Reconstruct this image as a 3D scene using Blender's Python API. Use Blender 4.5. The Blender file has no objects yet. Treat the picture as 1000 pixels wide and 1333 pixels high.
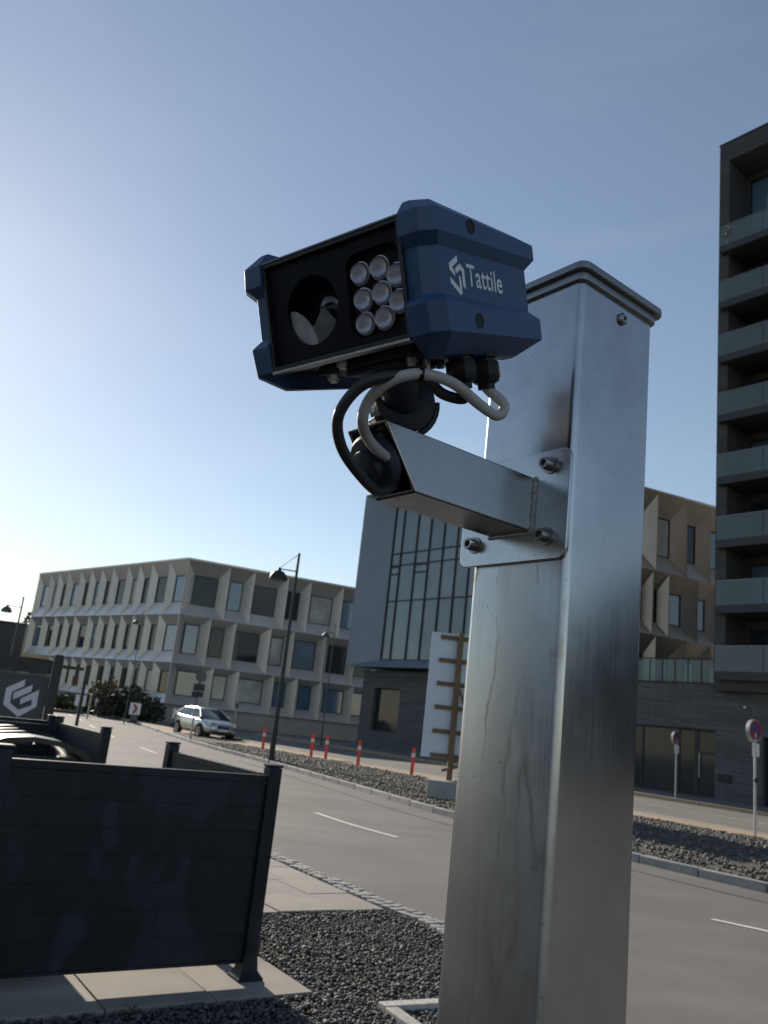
import bpy, bmesh, math, random
import numpy as np
from mathutils import Vector, Matrix
random.seed(7); rng = np.random.default_rng(7)
R = math.radians
sc = bpy.context.scene
col = sc.collection

# ------------------------------------------------------------------ camera
F, PITCH, ROLL, EYE = 1085.0, R(14.2), R(6.5), 1.6
_fw = Vector((0, math.cos(PITCH), math.sin(PITCH)))
_u0 = Vector((0, -math.sin(PITCH), math.cos(PITCH)))
_r0 = Vector((1, 0, 0))
CR = _r0*math.cos(ROLL) + _u0*math.sin(ROLL)
CU = -_r0*math.sin(ROLL) + _u0*math.cos(ROLL)
CAM = Vector((0, 0, EYE))
cd = bpy.data.cameras.new('camera'); cam = bpy.data.objects.new('camera', cd); col.objects.link(cam)
cam.matrix_world = Matrix(((CR.x, CU.x, -_fw.x, CAM.x), (CR.y, CU.y, -_fw.y, CAM.y), (CR.z, CU.z, -_fw.z, CAM.z), (0, 0, 0, 1)))
cd.sensor_fit = 'VERTICAL'; cd.sensor_height = 36; cd.sensor_width = 27; cd.lens = F/1333*36
cd.clip_start = 0.02; cd.clip_end = 3000
cd.dof.use_dof = True; cd.dof.focus_distance = 0.98; cd.dof.aperture_fstop = 15
sc.camera = cam
# ------------------------------------------------------------------ sky, sun, exposure
SUN_AZ, SUN_EL = R(-32), R(24)
w = bpy.data.worlds.new('World'); sc.world = w; w.use_nodes = True
nt = w.node_tree
sky = nt.nodes.new('ShaderNodeTexSky'); sky.sky_type = 'NISHITA'; sky.sun_disc = False
sky.sun_elevation = SUN_EL; sky.sun_rotation = SUN_AZ
sky.air_density = 1.0; sky.dust_density = 0.12; sky.ozone_density = 0.8
bg = nt.nodes['Background']; bg.inputs['Strength'].default_value = 0.108
hsv = nt.nodes.new('ShaderNodeHueSaturation'); hsv.inputs['Saturation'].default_value = 0.92
gam = nt.nodes.new('ShaderNodeGamma'); gam.inputs['Gamma'].default_value = 0.92
nt.links.new(sky.outputs[0], gam.inputs['Color']); nt.links.new(gam.outputs[0], hsv.inputs['Color'])
# thin high cirrus, stretched along one direction, all round the sky
tcw = nt.nodes.new('ShaderNodeTexCoord'); mpw = nt.nodes.new('ShaderNodeMapping'); mpw.inputs['Rotation'].default_value = (R(12), R(-6), R(25)); mpw.inputs['Scale'].default_value = (1.2, 2.2, 9.0)
nw = nt.nodes.new('ShaderNodeTexNoise'); nw.inputs['Scale'].default_value = 1.6; nw.inputs['Detail'].default_value = 7; nw.inputs['Roughness'].default_value = .58
rw = nt.nodes.new('ShaderNodeMapRange'); rw.inputs['From Min'].default_value = .50; rw.inputs['From Max'].default_value = .80; rw.inputs['To Max'].default_value = .07
mw = nt.nodes.new('ShaderNodeMix'); mw.data_type = 'RGBA'; mw.inputs[7].default_value = (6.2, 6.4, 6.6, 1)
nt.links.new(tcw.outputs['Generated'], mpw.inputs[0]); nt.links.new(mpw.outputs[0], nw.inputs['Vector']); nt.links.new(nw.outputs['Fac'], rw.inputs['Value']); nt.links.new(rw.outputs[0], mw.inputs[0])
nt.links.new(hsv.outputs[0], mw.inputs[6]); nt.links.new(mw.outputs[2], bg.inputs['Color'])
sl = bpy.data.lights.new('sun', 'SUN'); sl.energy = 4.8; sl.angle = R(0.55); sl.color = (1.0, 0.90, 0.76)
so = bpy.data.objects.new('sun', sl); col.objects.link(so)
SUN = Vector((math.sin(SUN_AZ)*math.cos(SUN_EL), math.cos(SUN_AZ)*math.cos(SUN_EL), math.sin(SUN_EL)))
so.rotation_euler = SUN.to_track_quat('Z', 'Y').to_euler(); so.location = SUN*60
sc.view_settings.view_transform = 'Standard'; sc.view_settings.look = 'None'
sc.view_settings.exposure = 0.36; sc.view_settings.gamma = 1.0
try: sc.view_settings.use_curve_mapping = False
except Exception: pass

# ------------------------------------------------------------------ pixel helpers (photo pixels give directions only)
def ray(x, y):
    return (_fw + CR*((x-500)/F) + CU*((666.5-y)/F)).normalized()
def gnd(x, y, z=0.0):
    v = ray(x, y); return CAM + v*((z-EYE)/v.z)
def onplane(x, y, p0, n):
    v = ray(x, y); return CAM + v*((p0-CAM).dot(n)/v.dot(n))
def hgt(x, y, base):
    v = ray(x, y); return EYE + v.z/math.hypot(v.x, v.y)*math.hypot(base[0], base[1])
def PD(x, y, d):
    return CAM + ray(x, y)*d

# ------------------------------------------------------------------ materials
MATS = {}
def mat(name, c, rough=.6, metal=0., var=.12, vscale=3., bump=0., bscale=40., rand=0., spec=.5, c2=None, coat=0., stretch=None, detail=5., rvar=0., agg=0.):
    m = bpy.data.materials.new(name); m.use_nodes = True; MATS[name] = m
    N, L = m.node_tree.nodes, m.node_tree.links
    b = N['Principled BSDF']
    b.inputs['Roughness'].default_value = rough; b.inputs['Metallic'].default_value = metal
    b.inputs['Specular IOR Level'].default_value = spec; b.inputs['Coat Weight'].default_value = coat
    tc = N.new('ShaderNodeTexCoord'); mp = N.new('ShaderNodeMapping'); L.new(tc.outputs['Object'], mp.inputs['Vector'])
    if stretch: mp.inputs['Scale'].default_value = stretch
    n = N.new('ShaderNodeTexNoise'); n.inputs['Scale'].default_value = vscale; n.inputs['Detail'].default_value = detail; n.inputs['Roughness'].default_value = .62
    L.new(mp.outputs[0], n.inputs['Vector'])
    mix = N.new('ShaderNodeMix'); mix.data_type = 'RGBA'
    a = Vector(c); d = Vector(c2) if c2 else None
    mix.inputs[6].default_value = (*(a*(1-var) if d is None else a), 1)
    mix.inputs[7].default_value = (*(a*(1+var) if d is None else d), 1)
    rm = N.new('ShaderNodeMapRange'); rm.inputs['From Min'].default_value = .3; rm.inputs['From Max'].default_value = .7
    L.new(n.outputs['Fac'], rm.inputs['Value']); L.new(rm.outputs[0], mix.inputs[0])
    out = mix.outputs[2]
    if rand:
        oi = N.new('ShaderNodeObjectInfo'); hs = N.new('ShaderNodeHueSaturation'); r2 = N.new('ShaderNodeMapRange')
        r2.inputs['To Min'].default_value = 1-rand; r2.inputs['To Max'].default_value = 1+rand
        L.new(oi.outputs['Random'], r2.inputs['Value']); L.new(r2.outputs[0], hs.inputs['Value']); L.new(out, hs.inputs['Color']); out = hs.outputs[0]
    if agg:
        na = N.new('ShaderNodeTexNoise'); na.inputs['Scale'].default_value = 55; na.inputs['Detail'].default_value = 4; na.inputs['Roughness'].default_value = .8; L.new(mp.outputs[0], na.inputs['Vector'])
        ra = N.new('ShaderNodeMapRange'); ra.inputs['From Min'].default_value = .3; ra.inputs['From Max'].default_value = .7; ra.inputs['To Min'].default_value = 1-agg; ra.inputs['To Max'].default_value = 1+agg; L.new(na.outputs['Fac'], ra.inputs['Value'])
        nb_ = N.new('ShaderNodeTexNoise'); nb_.inputs['Scale'].default_value = 1.7; nb_.inputs['Detail'].default_value = 6; mb_ = N.new('ShaderNodeMapping'); mb_.inputs['Rotation'].default_value = (0, 0, R(-57)); mb_.inputs['Scale'].default_value = (.12, 1.0, 1); L.new(tc.outputs['Object'], mb_.inputs[0]); L.new(mb_.outputs[0], nb_.inputs['Vector'])
        rb = N.new('ShaderNodeMapRange'); rb.inputs['From Min'].default_value = .35; rb.inputs['From Max'].default_value = .65; rb.inputs['To Min'].default_value = .91; rb.inputs['To Max'].default_value = 1.06; L.new(nb_.outputs['Fac'], rb.inputs['Value'])
        mm = N.new('ShaderNodeMath'); mm.operation = 'MULTIPLY'; L.new(ra.outputs[0], mm.inputs[0]); L.new(rb.outputs[0], mm.inputs[1])
        ha = N.new('ShaderNodeHueSaturation'); L.new(out, ha.inputs['Color']); L.new(mm.outputs[0], ha.inputs['Value']); out = ha.outputs[0]
    L.new(out, b.inputs['Base Color'])
    if rvar:
        r3 = N.new('ShaderNodeMapRange'); r3.inputs['From Min'].default_value = .3; r3.inputs['From Max'].default_value = .7
        r3.inputs['To Min'].default_value = rough-rvar; r3.inputs['To Max'].default_value = rough+rvar
        L.new(n.outputs['Fac'], r3.inputs['Value']); L.new(r3.outputs[0], b.inputs['Roughness'])
    if bump:
        n2 = N.new('ShaderNodeTexNoise'); n2.inputs['Scale'].default_value = bscale; n2.inputs['Detail'].default_value = 4
        L.new(mp.outputs[0], n2.inputs['Vector'])
        bp = N.new('ShaderNodeBump'); bp.inputs['Strength'].default_value = bump; bp.inputs['Distance'].default_value = 1/bscale
        L.new(n2.outputs['Fac'], bp.inputs['Height']); L.new(bp.outputs[0], b.inputs['Normal'])
    return m

def brick_mat(name, c1, c2, mortar, bw=.23, bh=.065, bump=.5):
    m = bpy.data.materials.new(name); m.use_nodes = True; MATS[name] = m
    N, L = m.node_tree.nodes, m.node_tree.links; b = N['Principled BSDF']; b.inputs['Roughness'].default_value = .8
    tc = N.new('ShaderNodeTexCoord'); sp = N.new('ShaderNodeSeparateXYZ'); L.new(tc.outputs['Object'], sp.inputs[0])
    ad = N.new('ShaderNodeMath'); ad.operation = 'ADD'; L.new(sp.outputs[0], ad.inputs[0]); L.new(sp.outputs[1], ad.inputs[1])
    cb = N.new('ShaderNodeCombineXYZ'); L.new(ad.outputs[0], cb.inputs[0]); L.new(sp.outputs[2], cb.inputs[1])
    bt = N.new('ShaderNodeTexBrick'); L.new(cb.outputs[0], bt.inputs['Vector'])
    bt.inputs['Scale'].default_value = 1; bt.inputs['Brick Width'].default_value = bw; bt.inputs['Row Height'].default_value = bh
    bt.inputs['Mortar Size'].default_value = .008; bt.inputs['Mortar Smooth'].default_value = .3; bt.inputs['Bias'].default_value = -.1
    bt.inputs['Color1'].default_value = (*c1, 1); bt.inputs['Color2'].default_value = (*c2, 1); bt.inputs['Mortar'].default_value = (*mortar, 1)
    n = N.new('ShaderNodeTexNoise'); n.inputs['Scale'].default_value = 1.3; n.inputs['Detail'].default_value = 6; L.new(cb.outputs[0], n.inputs['Vector'])
    hs = N.new('ShaderNodeHueSaturation'); rr = N.new('ShaderNodeMapRange'); rr.inputs['To Min'].default_value = .5; rr.inputs['To Max'].default_value = 1.5
    L.new(n.outputs['Fac'], rr.inputs['Value']); L.new(rr.outputs[0], hs.inputs['Value']); L.new(bt.outputs['Color'], hs.inputs['Color']); L.new(hs.outputs[0], b.inputs['Base Color'])
    bp = N.new('ShaderNodeBump'); bp.invert = True; bp.inputs['Strength'].default_value = bump; bp.inputs['Distance'].default_value = .02
    L.new(bt.outputs['Fac'], bp.inputs['Height']); L.new(bp.outputs[0], b.inputs['Normal'])
    return m

def steel_mat(name, base=.62, rough=.3, stains=False, brush=(60, 60, 1.2), bmp=.03):
    m = bpy.data.materials.new(name); m.use_nodes = True; MATS[name] = m
    N, L = m.node_tree.nodes, m.node_tree.links; b = N['Principled BSDF']
    b.inputs['Metallic'].default_value = 1; b.inputs['Base Color'].default_value = (base*.97, base, base*1.03, 1)
    tc = N.new('ShaderNodeTexCoord'); mp = N.new('ShaderNodeMapping'); mp.inputs['Scale'].default_value = brush; L.new(tc.outputs['Object'], mp.inputs[0])
    n = N.new('ShaderNodeTexNoise'); n.inputs['Scale'].default_value = 5; n.inputs['Detail'].default_value = 6; L.new(mp.outputs[0], n.inputs['Vector'])
    n2 = N.new('ShaderNodeTexNoise'); n2.inputs['Scale'].default_value = 7; n2.inputs['Detail'].default_value = 7; n2.inputs['Roughness'].default_value = .7; L.new(tc.outputs['Object'], n2.inputs['Vector'])
    av = N.new('ShaderNodeMath'); av.operation = 'ADD'; L.new(n.outputs['Fac'], av.inputs[0]); L.new(n2.outputs['Fac'], av.inputs[1])
    rr = N.new('ShaderNodeMapRange'); rr.inputs['From Min'].default_value = .6; rr.inputs['From Max'].default_value = 1.4
    rr.inputs['To Min'].default_value = rough-.05; rr.inputs['To Max'].default_value = rough+.08
    L.new(av.outputs[0], rr.inputs['Value']); rout = rr.outputs[0]
    mixc = N.new('ShaderNodeMix'); mixc.data_type = 'RGBA'; mixc.inputs[6].default_value = (base*.82, base*.85, base*.88, 1); mixc.inputs[7].default_value = (base*1.04, base*1.07, base*1.10, 1)
    rc = N.new('ShaderNodeMapRange'); rc.inputs['From Min'].default_value = .35; rc.inputs['From Max'].default_value = .65; L.new(n2.outputs['Fac'], rc.inputs['Value']); L.new(rc.outputs[0], mixc.inputs[0])
    cout = mixc.outputs[2]
    # specks of grime
    vo = N.new('ShaderNodeTexNoise'); vo.inputs['Scale'].default_value = 150; vo.inputs['Detail'].default_value = 2; L.new(tc.outputs['Object'], vo.inputs['Vector'])
    sp = N.new('ShaderNodeMapRange'); sp.inputs['From Min'].default_value = .72; sp.inputs['From Max'].default_value = .77; L.new(vo.outputs['Fac'], sp.inputs['Value'])
    mk = N.new('ShaderNodeMix'); mk.data_type = 'RGBA'; mk.inputs[7].default_value = (.09, .075, .06, 1); L.new(sp.outputs[0], mk.inputs[0]); L.new(cout, mk.inputs[6]); cout = mk.outputs[2]
    if stains:
        # rusty water runs below the bracket plate on the x=0 face (object z < 1.82)
        s = N.new('ShaderNodeSeparateXYZ'); L.new(tc.outputs['Object'], s.inputs[0])
        wob = N.new('ShaderNodeTexNoise'); wob.inputs['Scale'].default_value = 26; wob.inputs['Detail'].default_value = 4; L.new(tc.outputs['Object'], wob.inputs['Vector'])
        wm = N.new('ShaderNodeMath'); wm.operation = 'MULTIPLY_ADD'; wm.inputs[1].default_value = .022; L.new(wob.outputs['Fac'], wm.inputs[0]); L.new(s.outputs[1], wm.inputs[2])
        cb = N.new('ShaderNodeCombineXYZ'); L.new(wm.outputs[0], cb.inputs[1]); zz = N.new('ShaderNodeMath'); zz.operation = 'MULTIPLY'; zz.inputs[1].default_value = .16; L.new(s.outputs[2], zz.inputs[0]); L.new(zz.outputs[0], cb.inputs[2])
        st = N.new('ShaderNodeTexNoise'); st.inputs['Scale'].default_value = 17; st.inputs['Detail'].default_value = 1.5; L.new(cb.outputs[0], st.inputs['Vector'])
        # thin iso-lines of that noise = run edges
        d1 = N.new('ShaderNodeMath'); d1.operation = 'SUBTRACT'; d1.inputs[1].default_value = .5; L.new(st.outputs['Fac'], d1.inputs[0])
        ab = N.new('ShaderNodeMath'); ab.operation = 'ABSOLUTE'; L.new(d1.outputs[0], ab.inputs[0])
        ln = N.new('ShaderNodeMapRange'); ln.inputs['From Min'].default_value = .0; ln.inputs['From Max'].default_value = .028; ln.inputs['To Min'].default_value = 1; ln.inputs['To Max'].default_value = 0; L.new(ab.outputs[0], ln.inputs['Value'])
        brk = N.new('ShaderNodeMapRange'); brk.inputs['From Min'].default_value = .44; brk.inputs['From Max'].default_value = .56; L.new(n2.outputs['Fac'], brk.inputs['Value'])
        zm = N.new('ShaderNodeMapRange'); zm.inputs['From Min'].default_value = 1.826; zm.inputs['From Max'].default_value = 1.812; L.new(s.outputs[2], zm.inputs['Value'])
        zf = N.new('ShaderNodeMapRange'); zf.inputs['From Min'].default_value = 1.30; zf.inputs['From Max'].default_value = 1.75; zf.inputs['To Min'].default_value = .25; L.new(s.outputs[2], zf.inputs['Value'])
        xm = N.new('ShaderNodeMapRange'); xm.inputs['From Min'].default_value = .008; xm.inputs['From Max'].default_value = .004; L.new(s.outputs[0], xm.inputs['Value'])
        cur = ln.outputs[0]
        for o in (brk.outputs[0], zm.outputs[0], zf.outputs[0], xm.outputs[0]):
            mu = N.new('ShaderNodeMath'); mu.operation = 'MULTIPLY'; L.new(cur, mu.inputs[0]); L.new(o, mu.inputs[1]); cur = mu.outputs[0]
        m2 = N.new('ShaderNodeMix'); m2.data_type = 'RGBA'; m2.inputs[7].default_value = (.20, .15, .10, 1)
        sc_ = N.new('ShaderNodeMath'); sc_.operation = 'MULTIPLY'; sc_.inputs[1].default_value = .85; L.new(cur, sc_.inputs[0])
        L.new(sc_.outputs[0], m2.inputs[0]); L.new(cout, m2.inputs[6]); cout = m2.outputs[2]
        ins = N.new('ShaderNodeMapRange'); ins.inputs['From Min'].default_value = .50; ins.inputs['From Max'].default_value = .57; L.new(st.outputs['Fac'], ins.inputs['Value'])
        cu = ins.outputs[0]
        for o in (zm.outputs[0], zf.outputs[0], xm.outputs[0], rc.outputs[0]):
            mu = N.new('ShaderNodeMath'); mu.operation = 'MULTIPLY'; L.new(cu, mu.inputs[0]); L.new(o, mu.inputs[1]); cu = mu.outputs[0]
        m4 = N.new('ShaderNodeMix'); m4.data_type = 'RGBA'; m4.inputs[7].default_value = (.44, .425, .39, 1); L.new(cu, m4.inputs[0]); L.new(cout, m4.inputs[6]); cout = m4.outputs[2]
        mt = N.new('ShaderNodeMath'); mt.operation = 'MULTIPLY_ADD'; mt.inputs[1].default_value = -.45; mt.inputs[2].default_value = 1; L.new(cu, mt.inputs[0]); L.new(mt.outputs[0], b.inputs['Metallic'])
        # chalky film in the upper part below the plate
        fm = N.new('ShaderNodeMath'); fm.operation = 'MULTIPLY'; L.new(zm.outputs[0], fm.inputs[0]); L.new(xm.outputs[0], fm.inputs[1])
        fr = N.new('ShaderNodeMath'); fr.operation = 'MULTIPLY_ADD'; fr.inputs[1].default_value = .1; L.new(fm.outputs[0], fr.inputs[0]); L.new(rout, fr.inputs[2]); rout = fr.outputs[0]
    L.new(rout, b.inputs['Roughness']); L.new(cout, b.inputs['Base Color'])
    bp = N.new('ShaderNodeBump'); bp.inputs['Strength'].default_value = bmp; bp.inputs['Distance'].default_value = .001; L.new(n.outputs['Fac'], bp.inputs['Height']); L.new(bp.outputs[0], b.inputs['Normal'])
    return m

def asphalt_mat(name, c, patch=.25):
    m = mat(name, c, .86, 0, patch, .35, bump=.35, bscale=160, detail=9)
    return m

steel_mat('post_steel', .46, .2, True); steel_mat('bracket_steel', .30, .22, brush=(1.5, 60, 60), bmp=.006); steel_mat('plate_steel', .50, .24, brush=(8, 30, 30), bmp=.006); steel_mat('bolt_steel', .30, .38, brush=(20, 20, 20)); steel_mat('cap_steel', .24, .34, brush=(3, 50, 50))
mat('weld', (.62, .65, .70), .38, 1, .3, 120)
mat('navy_plastic', (.019, .058, .145), .48, 0, .2, 22, bump=.12, bscale=700, rvar=.06)
mat('black_plastic', (.007, .0075, .009), .36, 0, .2, 20, spec=.22)
mat('black_cavity', (.006, .006, .007), .7)
mat('navy_metal', (.012, .017, .033), .58, .1, .35, 22, bump=.15, bscale=90, rvar=.08)
mat('alu', (.52, .52, .53), .38, 1, .15, 20)
mat('alu_dark', (.20, .205, .215), .45, 1, .2, 12)
mat('body_dark', (.05, .052, .057), .42, .8, .2, 12)
mat('logo_white', (.62, .65, .70), .5, 0, .05)
mat('grey_cable', (.33, .33, .33), .55, 0, .12, 30)
mat('black_cable', (.016, .017, .020), .5, 0, .2, 30)
mat('led_lens', (.93, .94, .96), .04, 0, .02, 60); MATS['led_lens'].node_tree.nodes['Principled BSDF'].inputs['Transmission Weight'].default_value = .92
mat('led_chip', (.80, .78, .72), .5, 0, .2, 300)
mat('led_ring', (.6, .6, .62), .3, .85)
mat('camera_lens', (.02, .022, .03), .05, .2, coat=1)
mat('lens_reflection', (.44, .41, .38), .6, 0, .3, 60); mat('lens_reflection_dark', (.13, .12, .115), .5, 0, .4, 60)
def clear_glass(name, tint=(1, 1, 1), rough=0., ior=1.5, film=0.):
    m = bpy.data.materials.new(name); m.use_nodes = True; MATS[name] = m; N, L = m.node_tree.nodes, m.node_tree.links
    for n in list(N):
        if n.type == 'BSDF_PRINCIPLED': N.remove(n)
    t = N.new('ShaderNodeBsdfTransparent'); t.inputs[0].default_value = (*tint, 1)
    g = N.new('ShaderNodeBsdfGlossy'); g.inputs['Roughness'].default_value = rough
    fr = N.new('ShaderNodeFresnel'); fr.inputs[0].default_value = ior
    ge = N.new('ShaderNodeNewGeometry'); iv = N.new('ShaderNodeMath'); iv.operation = 'SUBTRACT'; iv.inputs[0].default_value = 1; L.new(ge.outputs['Backfacing'], iv.inputs[1])
    mu = N.new('ShaderNodeMath'); mu.operation = 'MULTIPLY'; L.new(fr.outputs[0], mu.inputs[0]); L.new(iv.outputs[0], mu.inputs[1])
    mx = N.new('ShaderNodeMixShader'); L.new(mu.outputs[0], mx.inputs[0]); L.new(t.outputs[0], mx.inputs[1]); L.new(g.outputs[0], mx.inputs[2])
    o_ = mx.outputs[0]
    if film:
        df = N.new('ShaderNodeBsdfDiffuse'); df.inputs[0].default_value = (.42, .50, .52, 1); m3 = N.new('ShaderNodeMixShader'); m3.inputs[0].default_value = film; L.new(o_, m3.inputs[1]); L.new(df.outputs[0], m3.inputs[2]); o_ = m3.outputs[0]
    L.new(o_, N['Material Output'].inputs[0]); return m
clear_glass('cover_glass', (.92, .92, .94), .0, 1.2)
clear_glass('balcony_glass', (.62, .72, .72), .0, 1.5, .17)
mat('asphalt', (.138, .129, .120), .85, 0, .22, .5, bump=.3, bscale=140, detail=9, agg=.3)
mat('asphalt_side', (.16, .15, .137), .88, 0, .2, .3, bump=.3, bscale=120, detail=9)
mat('road_paint', (.62, .60, .55), .7, 0, .18, 6)
mat('granite', (.30, .29, .28), .75, 0, .2, 8, bump=.3, bscale=60, rand=.15)
mat('slab_concrete', (.27, .245, .215), .85, 0, .16, 2.2, bump=.25, bscale=130, rand=.13, detail=8)
mat('sand_path', (.36, .27, .18), .95, 0, .2, 1.2, bump=.3, bscale=50)
mat('footpath', (.16, .155, .15), .88, 0, .15, .8, bump=.2, bscale=60)
mat('soil', (.020, .019, .018), .95, 0, .3, 12, bump=.5, bscale=50)
mat('island_soil', (.085, .077, .066), .95, 0, .35, 9, bump=.6, bscale=30)
mat('edging', (.42, .40, .37), .85, 0, .25, 25, bump=.5, bscale=120, rand=.1)
def fence_mat():
    m = mat('fence_paint', (.0135, .0185, .029), .5, .0, .25, 3, bump=.05, bscale=60, rvar=.07, detail=7, rand=.08, spec=.28)
    N, L = m.node_tree.nodes, m.node_tree.links; b = N['Principled BSDF']; src = b.inputs['Base Color'].links[0].from_socket
    ge = N.new('ShaderNodeNewGeometry'); mp = N.new('ShaderNodeMapping'); mp.inputs['Scale'].default_value = (1.5, 1.5, .75); L.new(ge.outputs['Position'], mp.inputs[0])
    n = N.new('ShaderNodeTexNoise'); n.inputs['Scale'].default_value = 1.5; n.inputs['Detail'].default_value = 6; n.inputs['Roughness'].default_value = .55; L.new(mp.outputs[0], n.inputs['Vector'])
    r = N.new('ShaderNodeMapRange'); r.inputs['From Min'].default_value = .47; r.inputs['From Max'].default_value = .51; L.new(n.outputs['Fac'], r.inputs['Value'])
    mx = N.new('ShaderNodeMix'); mx.data_type = 'RGBA'; mx.blend_type = 'MULTIPLY'; mx.inputs[7].default_value = (.45, .45, .48, 1); L.new(r.outputs[0], mx.inputs[0]); L.new(src, mx.inputs[6])
    # pale dust settling
    n2 = N.new('ShaderNodeTexNoise'); n2.inputs['Scale'].default_value = 9; n2.inputs['Detail'].default_value = 8; L.new(mp.outputs[0], n2.inputs['Vector'])
    r2 = N.new('ShaderNodeMapRange'); r2.inputs['From Min'].default_value = .52; r2.inputs['From Max'].default_value = .8; r2.inputs['To Max'].default_value = .10; L.new(n2.outputs['Fac'], r2.inputs['Value'])
    m2 = N.new('ShaderNodeMix'); m2.data_type = 'RGBA'; m2.inputs[7].default_value = (.10, .10, .105, 1); L.new(r2.outputs[0], m2.inputs[0]); L.new(mx.outputs[2], m2.inputs[6]); L.new(m2.outputs[2], b.inputs['Base Color'])
fence_mat()
mat('bin_plastic', (.009, .010, .011), .38, 0, .2, 6, rvar=.06)
mat('rubber', (.015, .015, .015), .75)
mat('champagne', (.54, .505, .47), .34, .5, .06, .8, rand=.07)
mat('champagne_dark', (.40, .345, .29), .35, .65, .06, .8, rand=.08)
mat('glass_dark', (.022, .030, .036), .06, 0, .2, .4, spec=.35, rand=.3)
mat('glass_sky', (.085, .15, .215), .06, 0, .2, .4, spec=1, rand=.2)  # sky reflection put into the blue base colour of these panes
mat('glass_blind', (.33, .34, .31), .18, 0, .35, .9, spec=.8, rand=.25)
mat('glass_curtain', (.18, .225, .25), .1, .1, .14, .35, spec=.45, rand=.14)
mat('window_frame', (.018, .019, .021), .5)
mat('plinth', (.30, .27, .24), .7, 0, .12, 1)
mat('zinc_grey', (.21, .25, .30), .42, .25, .08, .5, stretch=(1, 1, .2))
brick_mat('dark_brick', (.105, .105, .110), (.060, .060, .065), (.12, .12, .125))
brick_mat('tower_brick', (.060, .057, .056), (.030, .029, .030), (.07, .07, .07))
brick_mat('hall_brick', (.12, .075, .055), (.08, .05, .04), (.14, .13, .12))
mat('balcony_slab', (.030, .033, .036), .6, 0, .15, 2)
mat('lamp_paint', (.012, .014, .016), .45)
mat('lamp_grey', (.10, .105, .11), .5, .4)
mat('galvanised', (.44, .45, .46), .45, .7, .15, 8)
mat('sign_blue', (.03, .07, .20), .45); mat('sign_red', (.34, .03, .03), .45); mat('sign_white', (.72, .72, .70), .45); mat('sign_black', (.012, .012, .012), .5)
mat('marker_red', (.82, .06, .035), .45, 0, .1, 8)
mat('timber', (.17, .115, .062), .8, 0, .3, 5, bump=.3, bscale=40, stretch=(6, 6, .6))
mat('timber_pale', (.50, .34, .18), .8, 0, .2, 5)
mat('board_white', (.56, .61, .70), .5, 0, .05, 1)
mat('concrete', (.33, .32, .30), .9, 0, .15, 3, bump=.3, bscale=60)
mat('banner', (.080, .078, .084), .7, 0, .12, 2)
mat('banner_print', (.68, .66, .68), .65, 0, .06, 2)
mat('mesh_screen', (.055, .048, .044), .8, 0, .4, 4)
mat('rust_brown', (.12, .065, .035), .8, 0, .3, 6)
mat('car_silver', (.46, .47, .48), .28, .75, .03, 2, coat=.6)
mat('car_glass', (.015, .020, .024), .05, 0, .1, 1, spec=.9)
mat('car_lamp', (.55, .56, .58), .12, .3); mat('rim', (.35, .35, .36), .3, .9)
mat('leaf', (.045, .070, .026), .6, 0, .4, 3, c2=(.085, .10, .035), rand=.2)
mat('leaf_dark', (.034, .044, .026), .6, 0, .3, 3, c2=(.075, .068, .040), rand=.2)
mat('leaf_gold', (.16, .14, .035), .6, 0, .3, 3, c2=(.22, .12, .06), rand=.2)
mat('bark', (.06, .045, .035), .9, 0, .3, 9)
mat('dark_cladding', (.026, .026, .030), .6, 0, .2, 1)
mat('interior', (.05, .05, .05), .9)

def ground_mat():
    m = mat('ground_asphalt', (.15, .14, .128), .88, 0, .2, .3, bump=.3, bscale=120, detail=9); return m
ground_mat()
def pebble_mat(name, lo, hi):
    m = bpy.data.materials.new(name); m.use_nodes = True; MATS[name] = m; N, L = m.node_tree.nodes, m.node_tree.links; b = N['Principled BSDF']
    b.inputs['Roughness'].default_value = .7
    at = N.new('ShaderNodeAttribute'); at.attribute_name = 'tone'
    cr = N.new('ShaderNodeValToRGB'); cr.color_ramp.elements[0].color = (*lo, 1); cr.color_ramp.elements[1].color = (*hi, 1)
    e = cr.color_ramp.elements.new(.8); e.color = (*[l*.6+h*.4 for l, h in zip(lo, hi)], 1)
    L.new(at.outputs['Fac'], cr.inputs[0]); L.new(cr.outputs[0], b.inputs['Base Color']); return m
pebble_mat('pebble', (.036, .036, .037), (.32, .30, .27))
pebble_mat('island_stone', (.065, .061, .053), (.30, .27, .22))

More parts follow.
